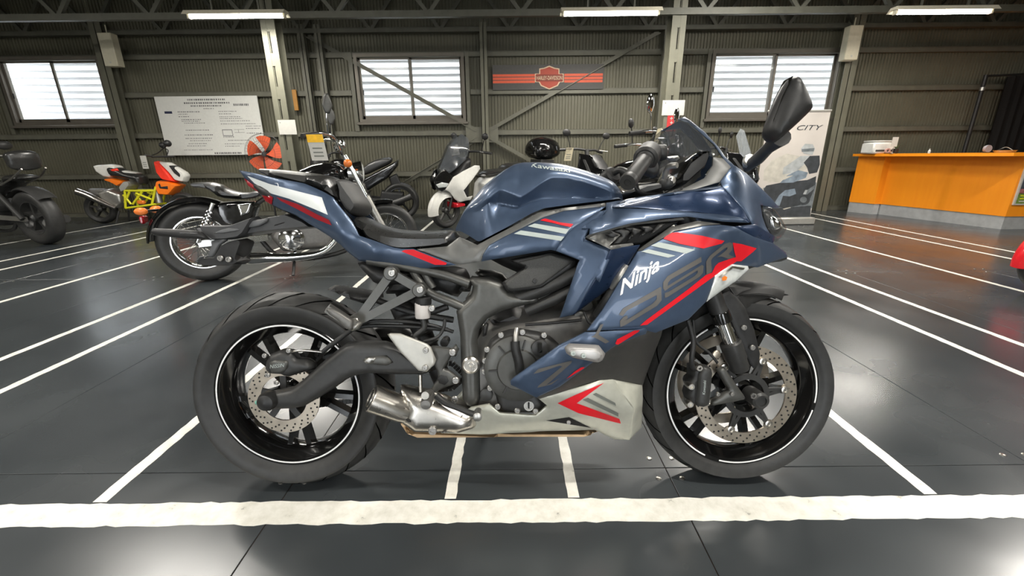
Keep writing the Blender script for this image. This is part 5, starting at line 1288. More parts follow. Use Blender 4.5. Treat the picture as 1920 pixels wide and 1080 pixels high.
MB().tube([(.10, -.12, .55), (.26, -.17, .50), (.27, -.18, .34), (.14, -.19, .20), (-.10, -.19, .17), (-.35, -.20, .19)], [.026, .028, .045], n=14).out('exhaust', M_CHROME, r)
MB().tube([(-.30, -.20, .185), (-.42, -.20, .19), (-.56, -.20, .21)], [.045, .05, .046], n=16).out('muffler', M_CHROME, r)
MB().tube([(.44, 0, .86), (.34, 0, .40), (.30, 0, .16), (-.25, 0, .16), (-.34, 0, .62), (.42, 0, .84)], .02, 10).out('frame', M_SATIN, r)
MB().lathe([(.02, -.12), (.07, -.09), (.093, .0), (.097, .03), (.09, .035)], (.50, 0, .86), (1, 0, 0), 24).out('headlight', M_CHROME, r)
MB().lathe([(.088, 0), (.06, .012), (0, .018)], (.534, 0, .86), (1, 0, 0), 24).out('headlight_lens', M_LENS, r)
MB().lathe([(.05, 0), (.058, .02), (.05, .06), (.02, .07)], (.38, 0, 1.06), (-.4, 0, 1), 20).out('gauge', M_CHROME, r)
MB().bbox(-1.16, -1.13, -.05, .05, .50, .56, .01).out('tail_light', M_REDLENS, r)
MB().tube([(-.1, -.08, .2), (-.12, -.24, .02)], .012, 8).out('side_stand', M_SATIN, r)
c = on_wall(592, 252, 3.44); round_tag('price_tag', 'white price tag with yellow header on the black cruiser handlebar', c + np.array([-.075, 0, .0]), (.125, 0, 0), (.02, 0, -.19), top=mat('yellow_print', (.85, .48, .02), .6))

# ------------------------------------------------------------------ black bobber with backrest at the edge of the photo
hd = math.radians(166); rx, ry = -5.72, 5.22
A_ = Rig('bobber_motorcycle', 'matte black bobber with padded passenger backrest', 'motorcycle', rx + .75 * math.cos(hd), ry + .75 * math.sin(hd), hd, .04); r = A_.root; s0 = A_.sg
bgwheel(r, 'rear_wheel', -.75, .325, .085, .20, M_SATIN); bgwheel(r, 'front_wheel', .75, .325, .075, .20, M_SATIN)
fender(r, 'rear_fender', M_SATIN, -.75, .325, .375, .10, 40, 140, .03); fender(r, 'front_fender', M_SATIN, .75, .325, .36, .085, 50, 150, .03)
puff('rider_seat', M_VINYL, r, [(-.02,.72),(-.10,.68),(-.3,.66),(-.46,.70),(-.56,.80),(-.60,.78),(-.52,.66),(-.3,.58),(-.05,.62)], 0, .16, .06, .02, rnd=1)
puff('pillion_pad', M_VINYL, r, [(-.54,.80),(-.62,.84),(-.84,.83),(-.88,.79),(-.80,.76),(-.56,.75)], 0, .12, .04, .02, rnd=1)
puff('backrest', M_VINYL, r, [(-.80,.90),(-.78,1.06),(-.82,1.10),(-.90,1.10),(-.93,1.05),(-.92,.91),(-.88,.87)], 0, .15, .05, .02, rnd=1)
for s in (1, -1):
    MB().tube([(-.55, s * .12, .72), (-.80, s * .13, .80), (-.98, s * .11, .90)], .010, 8).out('rack_rail', M_STEEL, r)
    MB().tube([(.75, s * .11, .325), (.45, s * .11, 1.0)], .026, 12).out('fork', M_SATIN, r)
    MB().tube([(.42, 0, 1.0), (.40, s * .14, 1.03), (.28, s * .28, 1.05), (.20, s * .36, 1.04)], .013, 10).out('handlebar', M_SATIN, r)
    MB().tube([(.22, s * .34, 1.04), (.10, s * .45, 1.02)], .019, 10).out('grip', M_STEEL if s == -s0 else M_RUBBER, r)
    MB().tube([(.30, s * .27, 1.05), (.27, s * .38, 1.14), (.24, s * .44, 1.15)], .006, 8).out('mirror_stem', M_BLACK, r)
    MB().ball((.24, s * .46, 1.16), .03, .085, .055).out('mirror_head', M_SATIN, r)
    MB().tube([(-.75, s * .15, .33), (-.50, s * .15, .62)], .028, 10).out('shock', M_SATIN, r)
    MB().bar((-.75, s * .12, .325), (-.2, s * .12, .34), .03, .05).out('swingarm', M_ALU if s == s0 else M_SATIN, r, False)
puff('fuel_tank', M_SATIN, r, [(.42,.84),(.36,.94),(.22,.97),(.05,.90),(-.04,.76),(.0,.70),(.3,.72),(.40,.76)], 0, .15, .12, .03, rnd=1)
puff('crankcase', M_SATIN, r, [(.34,.42),(.25,.56),(-.16,.55),(-.28,.40),(-.22,.22),(.2,.20),(.32,.28)], 0, .16, .05, .03)
MB().lathe([(.09, 0), (.09, .02), (.07, .03), (0, .034)], (-.05, s0 * .16, .36), (0, s0, 0), 28).out('engine_cover', M_GREYMET, r)
MB().lathe([(.06, 0), (.06, .02), (.04, .03), (0, .034)], (.16, s0 * .16, .40), (0, s0, 0), 28).out('engine_cover', M_ALU, r)
puff('side_cover', M_SATIN, r, [(-.10,.60),(-.32,.58),(-.42,.48),(-.36,.40),(-.16,.42)], 0, .15, .03, .03)
MB().tube([(.2, -s0 * .14, .3), (-.2, -s0 * .18, .22), (-.85, -s0 * .2, .28)], [.03, .05], n=14).out('muffler', M_SATIN, r)
MB().tube([(-.12, s0 * .10, .22), (-.24, s0 * .28, .01)], .012, 8).out('side_stand', M_SATIN, r)
MB().tube([(.44, 0, .86), (.34, 0, .40), (.30, 0, .18), (-.25, 0, .18), (-.34, 0, .62), (.42, 0, .84)], .02, 10).out('frame', M_SATIN, r)
MB().lathe([(.02, -.10), (.08, -.06), (.10, 0), (.09, .01), (0, .02)], (.58, 0, .86), (1, 0, 0), 24).out('headlight', M_SATIN, r)

# ------------------------------------------------------------------ yellow trellis scooter (pixel outlines, crop H)
T = Rig('sport_scooter', 'white and orange sport scooter with bright yellow trellis frame', 'scooter', -6.22, 7.02, math.radians(6), .03); r = T.root
def tx(L, lat=.1): return T.xz(cH(L, lat))
q = T.p(185, 378, .05)
bgwheel(r, 'rear_wheel', float(T.p(187, 380, .0)[0]), .235, .065, .16, M_DGREY); bgwheel(r, 'front_wheel', float(T.p(345, 380, 0)[0]), .235, .06, .16, M_DGREY)
puff('tail_panel', M_WHITEP, r, tx([(578,305),(600,300),(680,295),(720,302),(735,330),(860,350),(850,362),(740,352),(690,385),(650,380),(600,345)]), 0, .11, .03, .02)
puff('seat', M_VINYL, r, tx([(660,318),(700,305),(760,330),(800,352),(880,362),(895,400),(890,440),(840,400),(740,384),(690,378)]), 0, .13, .05, .02, rnd=1)
puff('red_seat_mark', M_FLURED, r, tx([(695,330),(740,322),(752,338),(710,345)], .125), -.12, .012, .01, .02)
puff('rear_panel', M_ORANGE, r, tx([(652,388),(700,385),(770,400),(775,420),(745,440),(700,415),(660,402)]), 0, .12, .02, .02)
puff('pivot_plate', M_ALUW, r, tx([(745,440),(775,405),(810,402),(820,430),(790,465),(760,475)], .13), 0, .13, .015, .02)
def ty(a, b, w=.03, lat=.13):
    for s in (1, -1):
        p0 = T.p(a[0]/3.375, 220+a[1]/3.375, lat); p1 = T.p(b[0]/3.375, 220+b[1]/3.375, lat)
        MB().tube([(p0[0], p0[1]*s, p0[2]), (p1[0], p1[1]*s, p1[2])], .017, 10).out('trellis_tube', M_YELLOW, r)
for a, b in (((790,465),(985,465)),((790,465),(795,575)),((795,575),(985,550)),((840,550),(900,470)),((780,490),(830,550)),((860,480),(960,520)),((985,440),(960,555)),((820,470),(790,540))): ty(a, b)
puff('front_panel', M_FLURED, r, tx([(965,275),(1000,290),(1055,350),(1100,410),(1065,405),(1020,395),(985,350)], .12), 0, .13, .02, .02)
puff('front_lower_panel', M_ORANGE, r, tx([(985,400),(1060,405),(1125,430),(1065,495),(1000,490),(975,440)], .13), 0, .14, .02, .02)
puff('nose_panel', M_WHITEP, r, tx([(1000,280),(1060,285),(1160,345),(1178,370),(1165,412),(1110,400),(1070,350)], .06), 0, .09, .02, .02)
puff('nose_intake', M_BLACK, r, tx([(1060,300),(1090,305),(1145,360),(1140,385),(1100,355)], .09), 0, .096, .01, .02)
puff('print_mark', M_BLACK, r, tx([(1000,425),(1010,418),(1018,440),(1060,435),(1062,455),(1010,450)], .145), -.141, .003, .003, .02)
MB().tube(T.pts(cH([(490,470,.16),(560,495,.16),(640,535,.16),(730,575,.15)])), [.055, .05, .022], n=14).out('muffler', M_STEEL, r)
puff('engine', M_ALU, r, tx([(600,470),(680,450),(760,480),(780,540),(740,580),(660,560)]), 0, .12, .04, .03)
puff('swing_case', M_GREYMET, r, tx([(540,450),(640,450),(700,480),(640,520),(560,490)]), 0, .10, .03, .03)
MB().tube(T.pts(cH([(985,455,.05),(1000,500,.05),(1010,540,.05)])), .05, 14).out('fork', M_ALU, r)
for s in (1, -1):
    def m(L): return [(v[0], v[1] * s, v[2]) for v in T.pts(cH(L))]
    MB().tube(m([(960,250,.0),(950,245,.15),(920,240,.33)]), .014, 10).out('handlebar', M_SATIN, r)
    MB().tube(m([(945,240,.2),(920,200,.26),(870,180,.30),(835,160,.34)] if s < 0 else [(960,240,.2),(1000,225,.26),(1040,190,.30),(1060,170,.32)]), .007, 8).out('mirror_stem', M_BLACK, r)
    e = m([(835,160,.34)] if s < 0 else [(1060,165,.32)])[0]; MB().ball(e, .05, .06, .05).out('mirror_head', M_BLACK, r)
    MB().tube([(q[0] + .3, s * .1, .2), (q[0] + .24, s * .14, .01)], .014, 8).out('stand_leg', M_SATIN, r)
MB().bbox(T.p(280, 388, 0)[0] - .06, T.p(280, 388, 0)[0] + .04, -.17, -.10, .30, .36, .012).out('front_indicator', M_AMBER, r)
c = on_wall(262, 292, 6.78); round_tag('price_tag', 'small white tag hanging from the yellow framed scooter handlebar', c, (.09, 0, 0), (0, 0, -.19))

# ------------------------------------------------------------------ black street bike whose tail shows behind the cruiser fork (crop J)
D_ = Rig('street_motorcycle', 'black street motorcycle with raised tail and stepped seat', 'motorcycle', -2.62, 7.0, math.radians(187), .05); r = D_.root
def dx(L, lat=.1): return D_.xz(cJ(L, lat))
xr_ = float(D_.p(752, 385, 0)[0])
bgwheel(r, 'rear_wheel', xr_, .30, .075, .215, M_GLOSSBK); bgwheel(r, 'front_wheel', xr_ + 1.36, .30, .056, .215, M_GLOSSBK)
puff('pillion_seat', M_VINYL, r, dx([(1235,450),(1290,405),(1380,382),(1410,390),(1400,420),(1330,450),(1270,480),(1200,490)]), 0, .10, .04, .02, rnd=1)
puff('rider_seat', M_VINYL, r, dx([(1090,480),(1190,480),(1260,470),(1240,500),(1180,530),(1090,540)]), 0, .13, .04, .02, rnd=1)
puff('tail_cowl', M_GLOSSBK, r, dx([(1180,540),(1260,495),(1400,420),(1440,395),(1438,430),(1380,500),(1250,580),(1200,600)]), 0, .10, .03, .02)
puff('side_cover', M_GLOSSBK, r, dx([(1130,560),(1210,590),(1300,560),(1250,620),(1160,640)]), 0, .11, .03, .02)
puff('fender_stay', M_BLACK, r, dx([(1390,490),(1430,470),(1470,550),(1440,560),(1400,530)], .05), 0, .05, .02, .02)
puff('rear_box', M_BLACK, r, dx([(1350,560),(1470,570),(1475,640),(1400,650),(1340,610)], .05), 0, .09, .03, .02)
puff('fuel_tank', M_GLOSSBK, r, [(xr_+.62,.80),(xr_+.70,.92),(xr_+.85,.99),(xr_+1.0,.95),(xr_+1.08,.85),(xr_+1.0,.78)], 0, .14, .08, .03, rnd=1)
puff('engine', M_GREYMET, r, [(xr_+.45,.30),(xr_+.5,.62),(xr_+.9,.66),(xr_+1.0,.5),(xr_+.95,.25),(xr_+.6,.2)], 0, .16, .05, .03)
MB().ball((xr_ + 1.22, 0, .90), .10, .10, .11).out('headlight', M_SATIN, r)
for s in (1, -1):
    MB().tube([(xr_ + 1.36, s * .10, .30), (xr_ + 1.06, s * .10, 1.0)], .024, 12).out('fork', M_SATIN, r)
    MB().tube([(xr_ + 1.04, 0, 1.02), (xr_ + 1.0, s * .2, 1.05), (xr_ + .9, s * .38, 1.03)], .013, 10).out('handlebar', M_SATIN, r)
    MB().bar((xr_, s * .12, .30), (xr_ + .55, s * .12, .36), .03, .05).out('swingarm', M_SATIN, r, False)
    MB().tube([(xr_ + .98, s * .26, 1.05), (xr_ + .95, s * .36, 1.16)], .006, 8).out('mirror_stem', M_BLACK, r); MB().ball((xr_ + .95, s * .40, 1.18), .02, .085, .04).out('mirror_head', M_BLACK, r)
MB().tube([(xr_ + .55, .17, .25), (xr_ + .1, .19, .30), (xr_ - .2, .20, .40)], [.03, .05], n=14).out('muffler', M_SATIN, r)

# =================================================================== THINGS IN THE ROOM
M_BOARD = mat('white_notice_board', (.66, .66, .62), .45, 0, .03)
M_INK = mat('grey_ink', (.12, .12, .12), .6)
M_CREAM = mat('cream_plastic', (.62, .58, .44), .5, 0, .04)
M_BANBLK = mat('charcoal_banner', (.065, .062, .058), .6, 0, .1)
M_BANOR = mat('orange_banner_print', (.62, .10, .045), .6, 0, .05)
M_BANDK = mat('rust_shield_print', (.36, .055, .03), .6, 0, .05)
M_WOOD = None
def quad(name, L, m, parent=None, t=None):
    """flat print; L = four or more 3-D points"""
    return obj(name, L, [tuple(range(len(L)))], m, parent, False)
def wall_poly(name, L, Y, m, parent): return quad(name, [on_wall(x, y, Y) for x, y in L][::-1], m, parent)
def panel3(name, c, Y, d, m):
    """board with the four pixel corners c (clockwise from top left) at depth Y, thickness d; vertical edges kept upright"""
    P4 = [on_wall(x, y, Y) for x, y in c]; V = [tuple(p) for p in P4] + [(p[0], p[1] + d, p[2]) for p in P4]
    return obj(name, V, [(3,2,1,0),(4,5,6,7),(0,1,5,4),(1,2,6,5),(2,3,7,6),(3,0,4,7)], m, None, False)
def at_wall_rect(px, py, Y): return on_wall(px, py, Y)
# notice board
yb = YW - .125
a = on_wall(288, 181, yb); b = on_wall(492, 180, yb); c = on_wall(500, 290, yb)
x0, x1, z1, z0 = a[0], c[0], a[2], c[2]
nbd = MB().bbox(x0, x1, yb, yb + .02, z0, z1, .004).out('notice_board', M_BOARD, None, False); tag(nbd, 'large white notice board covered with lines of small print', 'notice board')
def nb_rect(name, u0, u1, v0, v1, m):
    X = lambda u: x0 + (x1 - x0) * u; Z = lambda v: z1 + (z0 - z1) * v
    return quad(name, [(X(u0), yb - .0015, Z(v1)), (X(u1), yb - .0015, Z(v1)), (X(u1), yb - .0015, Z(v0)), (X(u0), yb - .0015, Z(v0))], m, nbd)
mb = MB(); random.seed(3)
def ink(u0, u1, v, h=.010):
    X = lambda u: x0 + (x1 - x0) * u; Z = lambda v: z1 + (z0 - z1) * v; u = u0
    while u < u1:
        w = random.uniform(.006, .016); mb.add([(X(u), yb - .0015, Z(v + h)), (X(u + w), yb - .0015, Z(v + h)), (X(u + w), yb - .0015, Z(v)), (X(u), yb - .0015, Z(v))], [(0, 1, 2, 3)]); u += w + random.uniform(.004, .010)
for v, u0, u1, h in ((.045,.32,.68,.026),(.10,.28,.72,.026),(.15,.34,.64,.022),(.20,.46,.56,.012),(.13,.76,.90,.035),(.25,.20,.42,.014),(.29,.20,.30,.010),(.33,.20,.30,.012),(.38,.22,.42,.012),(.41,.22,.40,.010),(.44,.24,.44,.010),
                      (.56,.24,.46,.012),(.64,.22,.50,.014),(.70,.22,.48,.012),(.74,.26,.46,.010),(.79,.24,.42,.012),(.83,.22,.40,.010),(.90,.18,.46,.010),(.25,.60,.78,.010),(.29,.60,.72,.010),(.34,.60,.80,.010),(.37,.60,.82,.010),(.41,.60,.88,.010),(.46,.60,.94,.010),(.50,.84,.98,.010),(.54,.84,.98,.010),(.62,.84,.97,.010),(.68,.60,.70,.012),(.74,.64,.86,.010),(.80,.60,.80,.010),(.84,.60,.74,.010),(.95,.48,.74,.030)): ink(u0, u1, v, h)
for u0, u1, v0, v1 in ((.60,.70,.56,.57),(.60,.70,.66,.67),(.60,.605,.56,.67),(.695,.70,.56,.67),(.72,.82,.56,.565),(.72,.82,.61,.615),(.76,.763,.56,.61)):
    X = lambda u: x0 + (x1 - x0) * u; Z = lambda v: z1 + (z0 - z1) * v
    mb.add([(X(u0), yb - .0015, Z(v1)), (X(u1), yb - .0015, Z(v1)), (X(u1), yb - .0015, Z(v0)), (X(u0), yb - .0015, Z(v0))], [(0, 1, 2, 3)])
o = mb.out('printed_lines', M_INK, nbd, False); o['kind'] = 'stuff'
nb_rect('dark_heading_block', .07, .145, .245, .285, mat('navy_ink', (.02, .025, .06), .6))
# striped banner with shield emblem
yw = YW - .115; a = on_wall(923, 122, yw); b = on_wall(1131, 167, yw)
ban = MB().box(a[0], b[0], yw, yw + .008, b[2], a[2]).out('wall_banner', M_BANBLK, None, False); tag(ban, 'charcoal wall banner with orange stripes and shield emblem', 'banner')
yy = yw - .002
for k in range(3):
    for u0, u1 in ((924, 1003), (1058, 1130)):
        za = on_wall(1027, 138.5 + k * 6.0, yy)[2]; zb = on_wall(1027, 143.2 + k * 6.0, yy)[2]; xa_ = on_wall(u0, 147, yy)[0]; xb_ = on_wall(u1, 147, yy)[0]
        quad('orange_stripe', [(xa_, yy, zb), (xb_, yy, zb), (xb_, yy, za), (xa_, yy, za)], M_BANOR, ban)
sh = [(1030,123),(1040,127),(1049,128.5),(1049,138),(1057,138),(1057,154),(1050,154),(1046,161),(1030,168),(1014,161),(1010,154),(1003,154),(1003,138),(1011,138),(1011,128.5),(1020,127)]
ctr = np.array([1030, 146])
quad('shield_border', [on_wall(x, y, yw - .004) for x, y in sh][::-1], mat('cream_print', (.60, .45, .30), .6), ban)
quad('shield_field', [on_wall(*(ctr + (np.array(p) - ctr) * .90), yw - .006) for p in sh][::-1], M_BANDK, ban)
quad('shield_bar', [on_wall(x, y, yw - .008) for x, y in ((1004.5,139.5),(1055.5,139.5),(1055.5,152.5),(1004.5,152.5))][::-1], mat('dark_brown_print', (.20, .035, .02), .6), ban)
def wall_text(name, body, px, py, w, h, Y, m, parent, bold=.01):
    V, Fc = text_mesh(body, 0, bold); p = on_wall(px, py, Y); q = on_wall(px + w, py - h, Y)
    return obj(name, [(p[0] + v[0] * (q[0] - p[0]), Y, p[2] + v[1] * (q[2] - p[2])) for v in V], Fc, m, parent, False)
wall_text('emblem_lettering', 'HARLEY-DAVIDSON', 1006, 150, 48, 8, yw - .010, mat('cream_print', (.60, .45, .30)), ban)
# cream boxes high on the wall columns
for (px0, py0, px1, py1, lb) in ((186, 61, 216, 124, 'cream box high on the wall column beside the notice board'), (1590, 47, 1613, 112, 'cream box high on the wall column above the roll-up poster')):
    a = on_wall(px0, py0, YW - .40); b = on_wall(px1, py1, YW - .40); c = (a[0] + b[0]) / 2
    r = MB().bbox(c - .105, c + .105, YW - .40, YW - .265, b[2], a[2], .008).out('column_box', M_CREAM, None); tag(r, lb, 'wall box', 'cream boxes on the wall columns')
    MB().bbox(c - .012, c + .012, YW - .404, YW - .40, b[2] + .04, b[2] + .065, .001).out('indicator_label', M_PAPER, r, False)
    MB().tube([(c, YW - .33, a[2]), (c, YW - .33, a[2] + .12)], .008, 6).out('conduit', M_CREAM, r)
# white cards on the two battened columns
ycard = YC - .022
for (x, y, x2, y2, lb) in ((520, 225, 557, 252, 'blank white card on the battened column near the red fan'), (1243, 188, 1282, 216, 'blank white card on the battened column above a red strip')):
    a = on_wall(x, y, ycard); b = on_wall(x2, y2, ycard)
    o = MB().box(a[0], b[0], ycard, ycard + .004, b[2], a[2]).out('white_card', M_PAPER, None, False); tag(o, lb, 'card', 'white cards on columns')
    q = on_wall(x + 5, y + 5, ycard); MB().lathe([(.006, 0), (.004, .003), (0, .003)], (q[0], ycard, q[2]), (0, -1, 0), 8).out('pin', M_DGREY, o)
a = on_wall(1252, 216, ycard + .004); b = on_wall(1266, 246, ycard + .004)
o = MB().box(a[0], b[0], ycard + .004, ycard + .007, b[2], a[2]).out('red_strip', mat('red_sign', (.45, .03, .03), .5), None, False); tag(o, 'narrow red vertical sign strip below a white card', 'sign')
for k in range(3):
    p = on_wall(1259, 222 + k * 8, ycard + .002); MB().box(p[0] - .018, p[0] + .018, p[1], p[1] + .001, p[2] - .006, p[2] + .006).box(p[0] - .004, p[0] + .004, p[1], p[1] + .001, p[2] - .02, p[2] + .02).out('strip_mark', M_PAPER, o, False)
a = on_wall(541, 168, YW - .15); b = on_wall(560, 207, YW - .15)
o = MB().bbox(a[0], b[0], YW - .15, YW - .12, b[2], a[2], .004).out('amber_board', mat('amber_board', (.42, .20, .04), .5, 0, .1), None); tag(o, 'small amber board on the wall behind a battened column', 'board')
# pedestal fan with red blades
fc_ = on_wall(497, 289, 7.15); fr_ = empty('pedestal_fan', (fc_[0], fc_[1], 0)); tag(fr_, 'pedestal fan with red blades below the notice board', 'fan'); hz = fc_[2]
MB().lathe([(.19, 0), (.19, .02), (.05, .045), (.03, .05)], (0, 0, 0), (0, 0, 1), 28).out('base', M_BLACK, fr_)
MB().tube([(0, 0, .04), (0, .03, hz - .02)], .016, 12).out('pole', M_BLACK, fr_)
MB().lathe([(.05, 0), (.065, .03), (.06, .14), (.03, .16)], (0, .02, hz), (0, 1, 0), 20).out('motor', M_BLACK, fr_)
MB().lathe([(0, -.05), (.035, -.045), (.04, 0)], (0, 0, hz), (0, 1, 0), 20).out('fan_hub', mat('fan_hub_grey', (.05, .05, .05), .5), fr_)
M_FANRED = mat('fan_red_plastic', (.60, .10, .04), .4, 0, .04)
for k in range(5):
    V = []; Fc = []; n = 8
    for i in range(n + 1):
        t = i / n; rr_ = .035 + .245 * t; a0 = 2 * PI * k / 5; half = .22 + .36 * t ** .6 - .12 * t ** 4
        for s in (-1, -.3, .4, 1): an = a0 + s * half + .25 * t; V.append((rr_ * math.cos(an), -.012 + s * .022, rr_ * math.sin(an) + hz))
    for i in range(n):
        for j in range(3): q = i * 4 + j; Fc.append((q, q + 1, q + 5, q + 4))
    nv = len(V); V += [(x, y + .003, z) for x, y, z in V]; Fc += [tuple(i + nv for i in f[::-1]) for f in Fc]
    obj('fan_blade', V, Fc, M_FANRED, fr_)
mb = MB()
for sy in (-.075, .03):
    for R in (.10, .20, .31): mb.tube([(R * math.cos(a), sy * (1 if R < .3 else .3), hz + R * math.sin(a)) for a in np.linspace(0, 2 * PI, 25)], .0022, 5, False)
    for k in range(40): a = 2 * PI * k / 40; mb.tube([(.03 * math.cos(a), sy, hz + .03 * math.sin(a)), (.20 * math.cos(a), sy, hz + .20 * math.sin(a)), (.31 * math.cos(a), sy * .3, hz + .31 * math.sin(a))], .0011, 4, False)
o = mb.out('wire_cage', M_SATIN, fr_); o['kind'] = 'stuff'
# roll-up poster stand
yp = 6.2; a = on_wall(1452, 210, yp); b = on_wall(1546, 212, yp); zb0 = .12; r = empty('rollup_poster', ((a[0] + b[0]) / 2, yp, 0)); tag(r, 'roll-up poster stand showing a rider on a motorcycle', 'poster stand')
hw = .42; zt = a[2]
bs = MB().bbox(-hw - .03, hw + .03, -.09, .09, 0, .10, .015).out('base_cassette', M_ALUW, r)
M_POST = mat('pale_pink_poster', (.62, .57, .52), .5, 0, .06, 3)
MB().box(-hw, hw, -.003, .003, .10, zt).out('poster_sheet', M_POST, r, False); MB().bbox(-hw - .01, hw + .01, -.012, .012, zt, zt + .025, .004).out('top_rail', M_ALUW, r); MB().tube([(0, .03, .08), (0, .02, zt)], .008, 8).out('pole', M_ALU, r)
def pp(name, L, m, d):
    quad(name, [(-hw + 2 * hw * u, -.003 - d, zt - (zt - .10) * v) for u, v in L][::-1], m, r)
m1 = mat('poster_dark_grey', (.05, .055, .06), .5, 0, .3, 12); m2 = mat('poster_mid_grey', (.17, .19, .20), .5, 0, .3, 12); m3 = mat('poster_light_grey', (.42, .44, .44), .5, 0, .2, 12)
def pc(name, L, m, d):
    out = []
    for x, y in L:
        xl = 120 - (y - 100) * .085; xr = 520 - (y - 100) * .125; out.append((min(1, max(0, (x - xl) / (xr - xl))), min(1, max(0, (y - 95) / 830))))
    pp(name, out, m, d)
m4 = mat('poster_blue_grey', (.22, .27, .32), .5, 0, .3, 14); m5 = mat('poster_cream', (.55, .52, .45), .5, 0, .15, 12)
pc('print_ground', [(40,840),(200,850),(420,830),(420,930),(30,930)], m1, .0006)
pc('print_asphalt', [(40,700),(160,660),(450,640),(430,850),(40,860)], m2, .0004)
pc('print_haze', [(110,540),(160,460),(250,410),(330,430),(420,500),(300,600),(200,640),(110,620)], m5, .0010)
pc('print_body', [(130,662),(220,640),(390,620),(446,590),(442,680),(404,800),(335,830),(250,850),(180,822),(90,742)], m1, .0014)
pc('print_jacket', [(235,520),(340,430),(405,428),(372,490),(310,560),(230,575)], m3, .0016)
pc('print_arm', [(362,482),(400,430),(462,428),(466,500),(450,560),(400,572),(385,520)], m1, .0020)
pc('print_helmet', [(340,372),(365,336),(415,340),(430,375),(416,422),(360,412)], m3, .0022)
pc('print_visor', [(344,376),(426,370),(422,394),(346,398)], m2, .0026)
pc('print_fairing', [(216,642),(260,582),(330,540),(392,560),(380,602),(300,640)], m4, .0024)
pc('print_fairing_edge', [(200,630),(250,590),(300,582),(250,612)], m5, .0028)
pc('print_side_panel', [(214,742),(250,702),(312,688),(322,732),(280,752)], m4, .0024)
pc('print_fork', [(180,820),(215,740),(240,740),(220,830)], m4, .0026)
pc('print_lamp', [(52,730),(110,680),(122,720),(84,738)], m5, .0020)
pc('print_exhaust', [(340,800),(380,700),(395,700),(362,810)], m3, .0028)
pc('print_tail', [(370,720),(440,660),(438,690),(390,740)], m2, .0022)
pc('print_wheel', [(370 + 42 * math.cos(t), 780 + 45 * math.sin(t)) for t in np.linspace(0, 2 * PI, 16)[:-1]], m1, .0030)
pc('print_wheel_rim', [(370 + 22 * math.cos(t), 780 + 25 * math.sin(t)) for t in np.linspace(0, 2 * PI, 14)[:-1]], m2, .0034)
pc('print_foot', [(110,580),(150,560),(175,630),(140,640)], m5, .0018)
pc('print_road_mark', [(240,855),(290,838),(292,846),(250,862)], m5, .0010)
V, Fc = text_mesh('CITY', .3, .0); obj('poster_lettering', [(-hw + 2 * hw * (.50 + .42 * v[0]), -.006, zt - (zt - .1) * (.165 - .045 * v[1])) for v in V], Fc, m1, r, False)
# reception counter: wood cladding above a steel kick plate
def wood_material():
    m = bpy.data.materials.new('orange_wood_veneer'); m.use_nodes = True; nt = m.node_tree; b = nt.nodes['Principled BSDF']
    tcn = nt.nodes.new('ShaderNodeTexCoord'); mp = nt.nodes.new('ShaderNodeMapping'); mp.inputs['Scale'].default_value = (6, 6, .5)
    nz = nt.nodes.new('ShaderNodeTexNoise'); nz.inputs['Scale'].default_value = 4; nz.inputs['Detail'].default_value = 6
    nt.links.new(tcn.outputs['Object'], mp.inputs['Vector']); nt.links.new(mp.outputs['Vector'], nz.inputs['Vector'])
    rp = nt.nodes.new('ShaderNodeValToRGB'); rp.color_ramp.elements[0].color = (.84, .25, .008, 1); rp.color_ramp.elements[1].color = (.92, .32, .012, 1)
    nt.links.new(nz.outputs['Fac'], rp.inputs['Fac']); nt.links.new(rp.outputs['Color'], b.inputs['Base Color']); b.inputs['Roughness'].default_value = .38
    return m
M_WOOD = wood_material(); M_KICK = mat('brushed_kick_plate', (.50, .51, .51), .38, .4, .1, 15)
ct = empty('reception_counter', (0, 0, 0)); tag(ct, 'orange wood reception counter with steel kick plate', 'counter')
HC = .965
def prism(mb, poly, z0, z1):
    n = len(poly); mb.add([(x, y, z0) for x, y in poly] + [(x, y, z1) for x, y in poly], [tuple(range(n))[::-1], tuple(range(n, 2 * n))] + [(i, (i + 1) % n, n + (i + 1) % n, n + i) for i in range(n)]); return mb
body = [(6.09, 7.12), (6.44, 5.57), (8.9, 5.57), (8.9, 7.3), (6.09, 7.3)]; inn = [(6.105, 7.11), (6.452, 5.585), (8.9, 5.585), (8.9, 7.3), (6.105, 7.3)]
prism(MB(), body, .17, HC - .04).out('counter_body', M_WOOD, ct, False)
prism(MB(), inn, 0, .17).out('kick_plate', M_KICK, ct, False)
prism(MB(), [(5.86, 7.5), (5.99, 7.12), (6.09, 7.12), (6.09, 7.5)], .17, HC - .04).out('end_panel', M_WOOD, ct, False)
prism(MB(), [(5.87, 7.5), (6.0, 7.13), (6.09, 7.13), (6.09, 7.5)], 0, .17).out('kick_plate', M_KICK, ct, False)
prism(MB(), [(5.77, 7.52), (5.80, 7.1), (6.12, 5.42), (8.95, 5.42), (8.95, 7.52)], HC - .04, HC).out('counter_top', M_WOOD, ct, False)
def on_top(px, py, z=HC):
    """point on the counter plane seen at pixel column px, kept a little behind the front edge"""
    d = ray(px, py); t = 6.6 / d[1]; return CAM + d * t
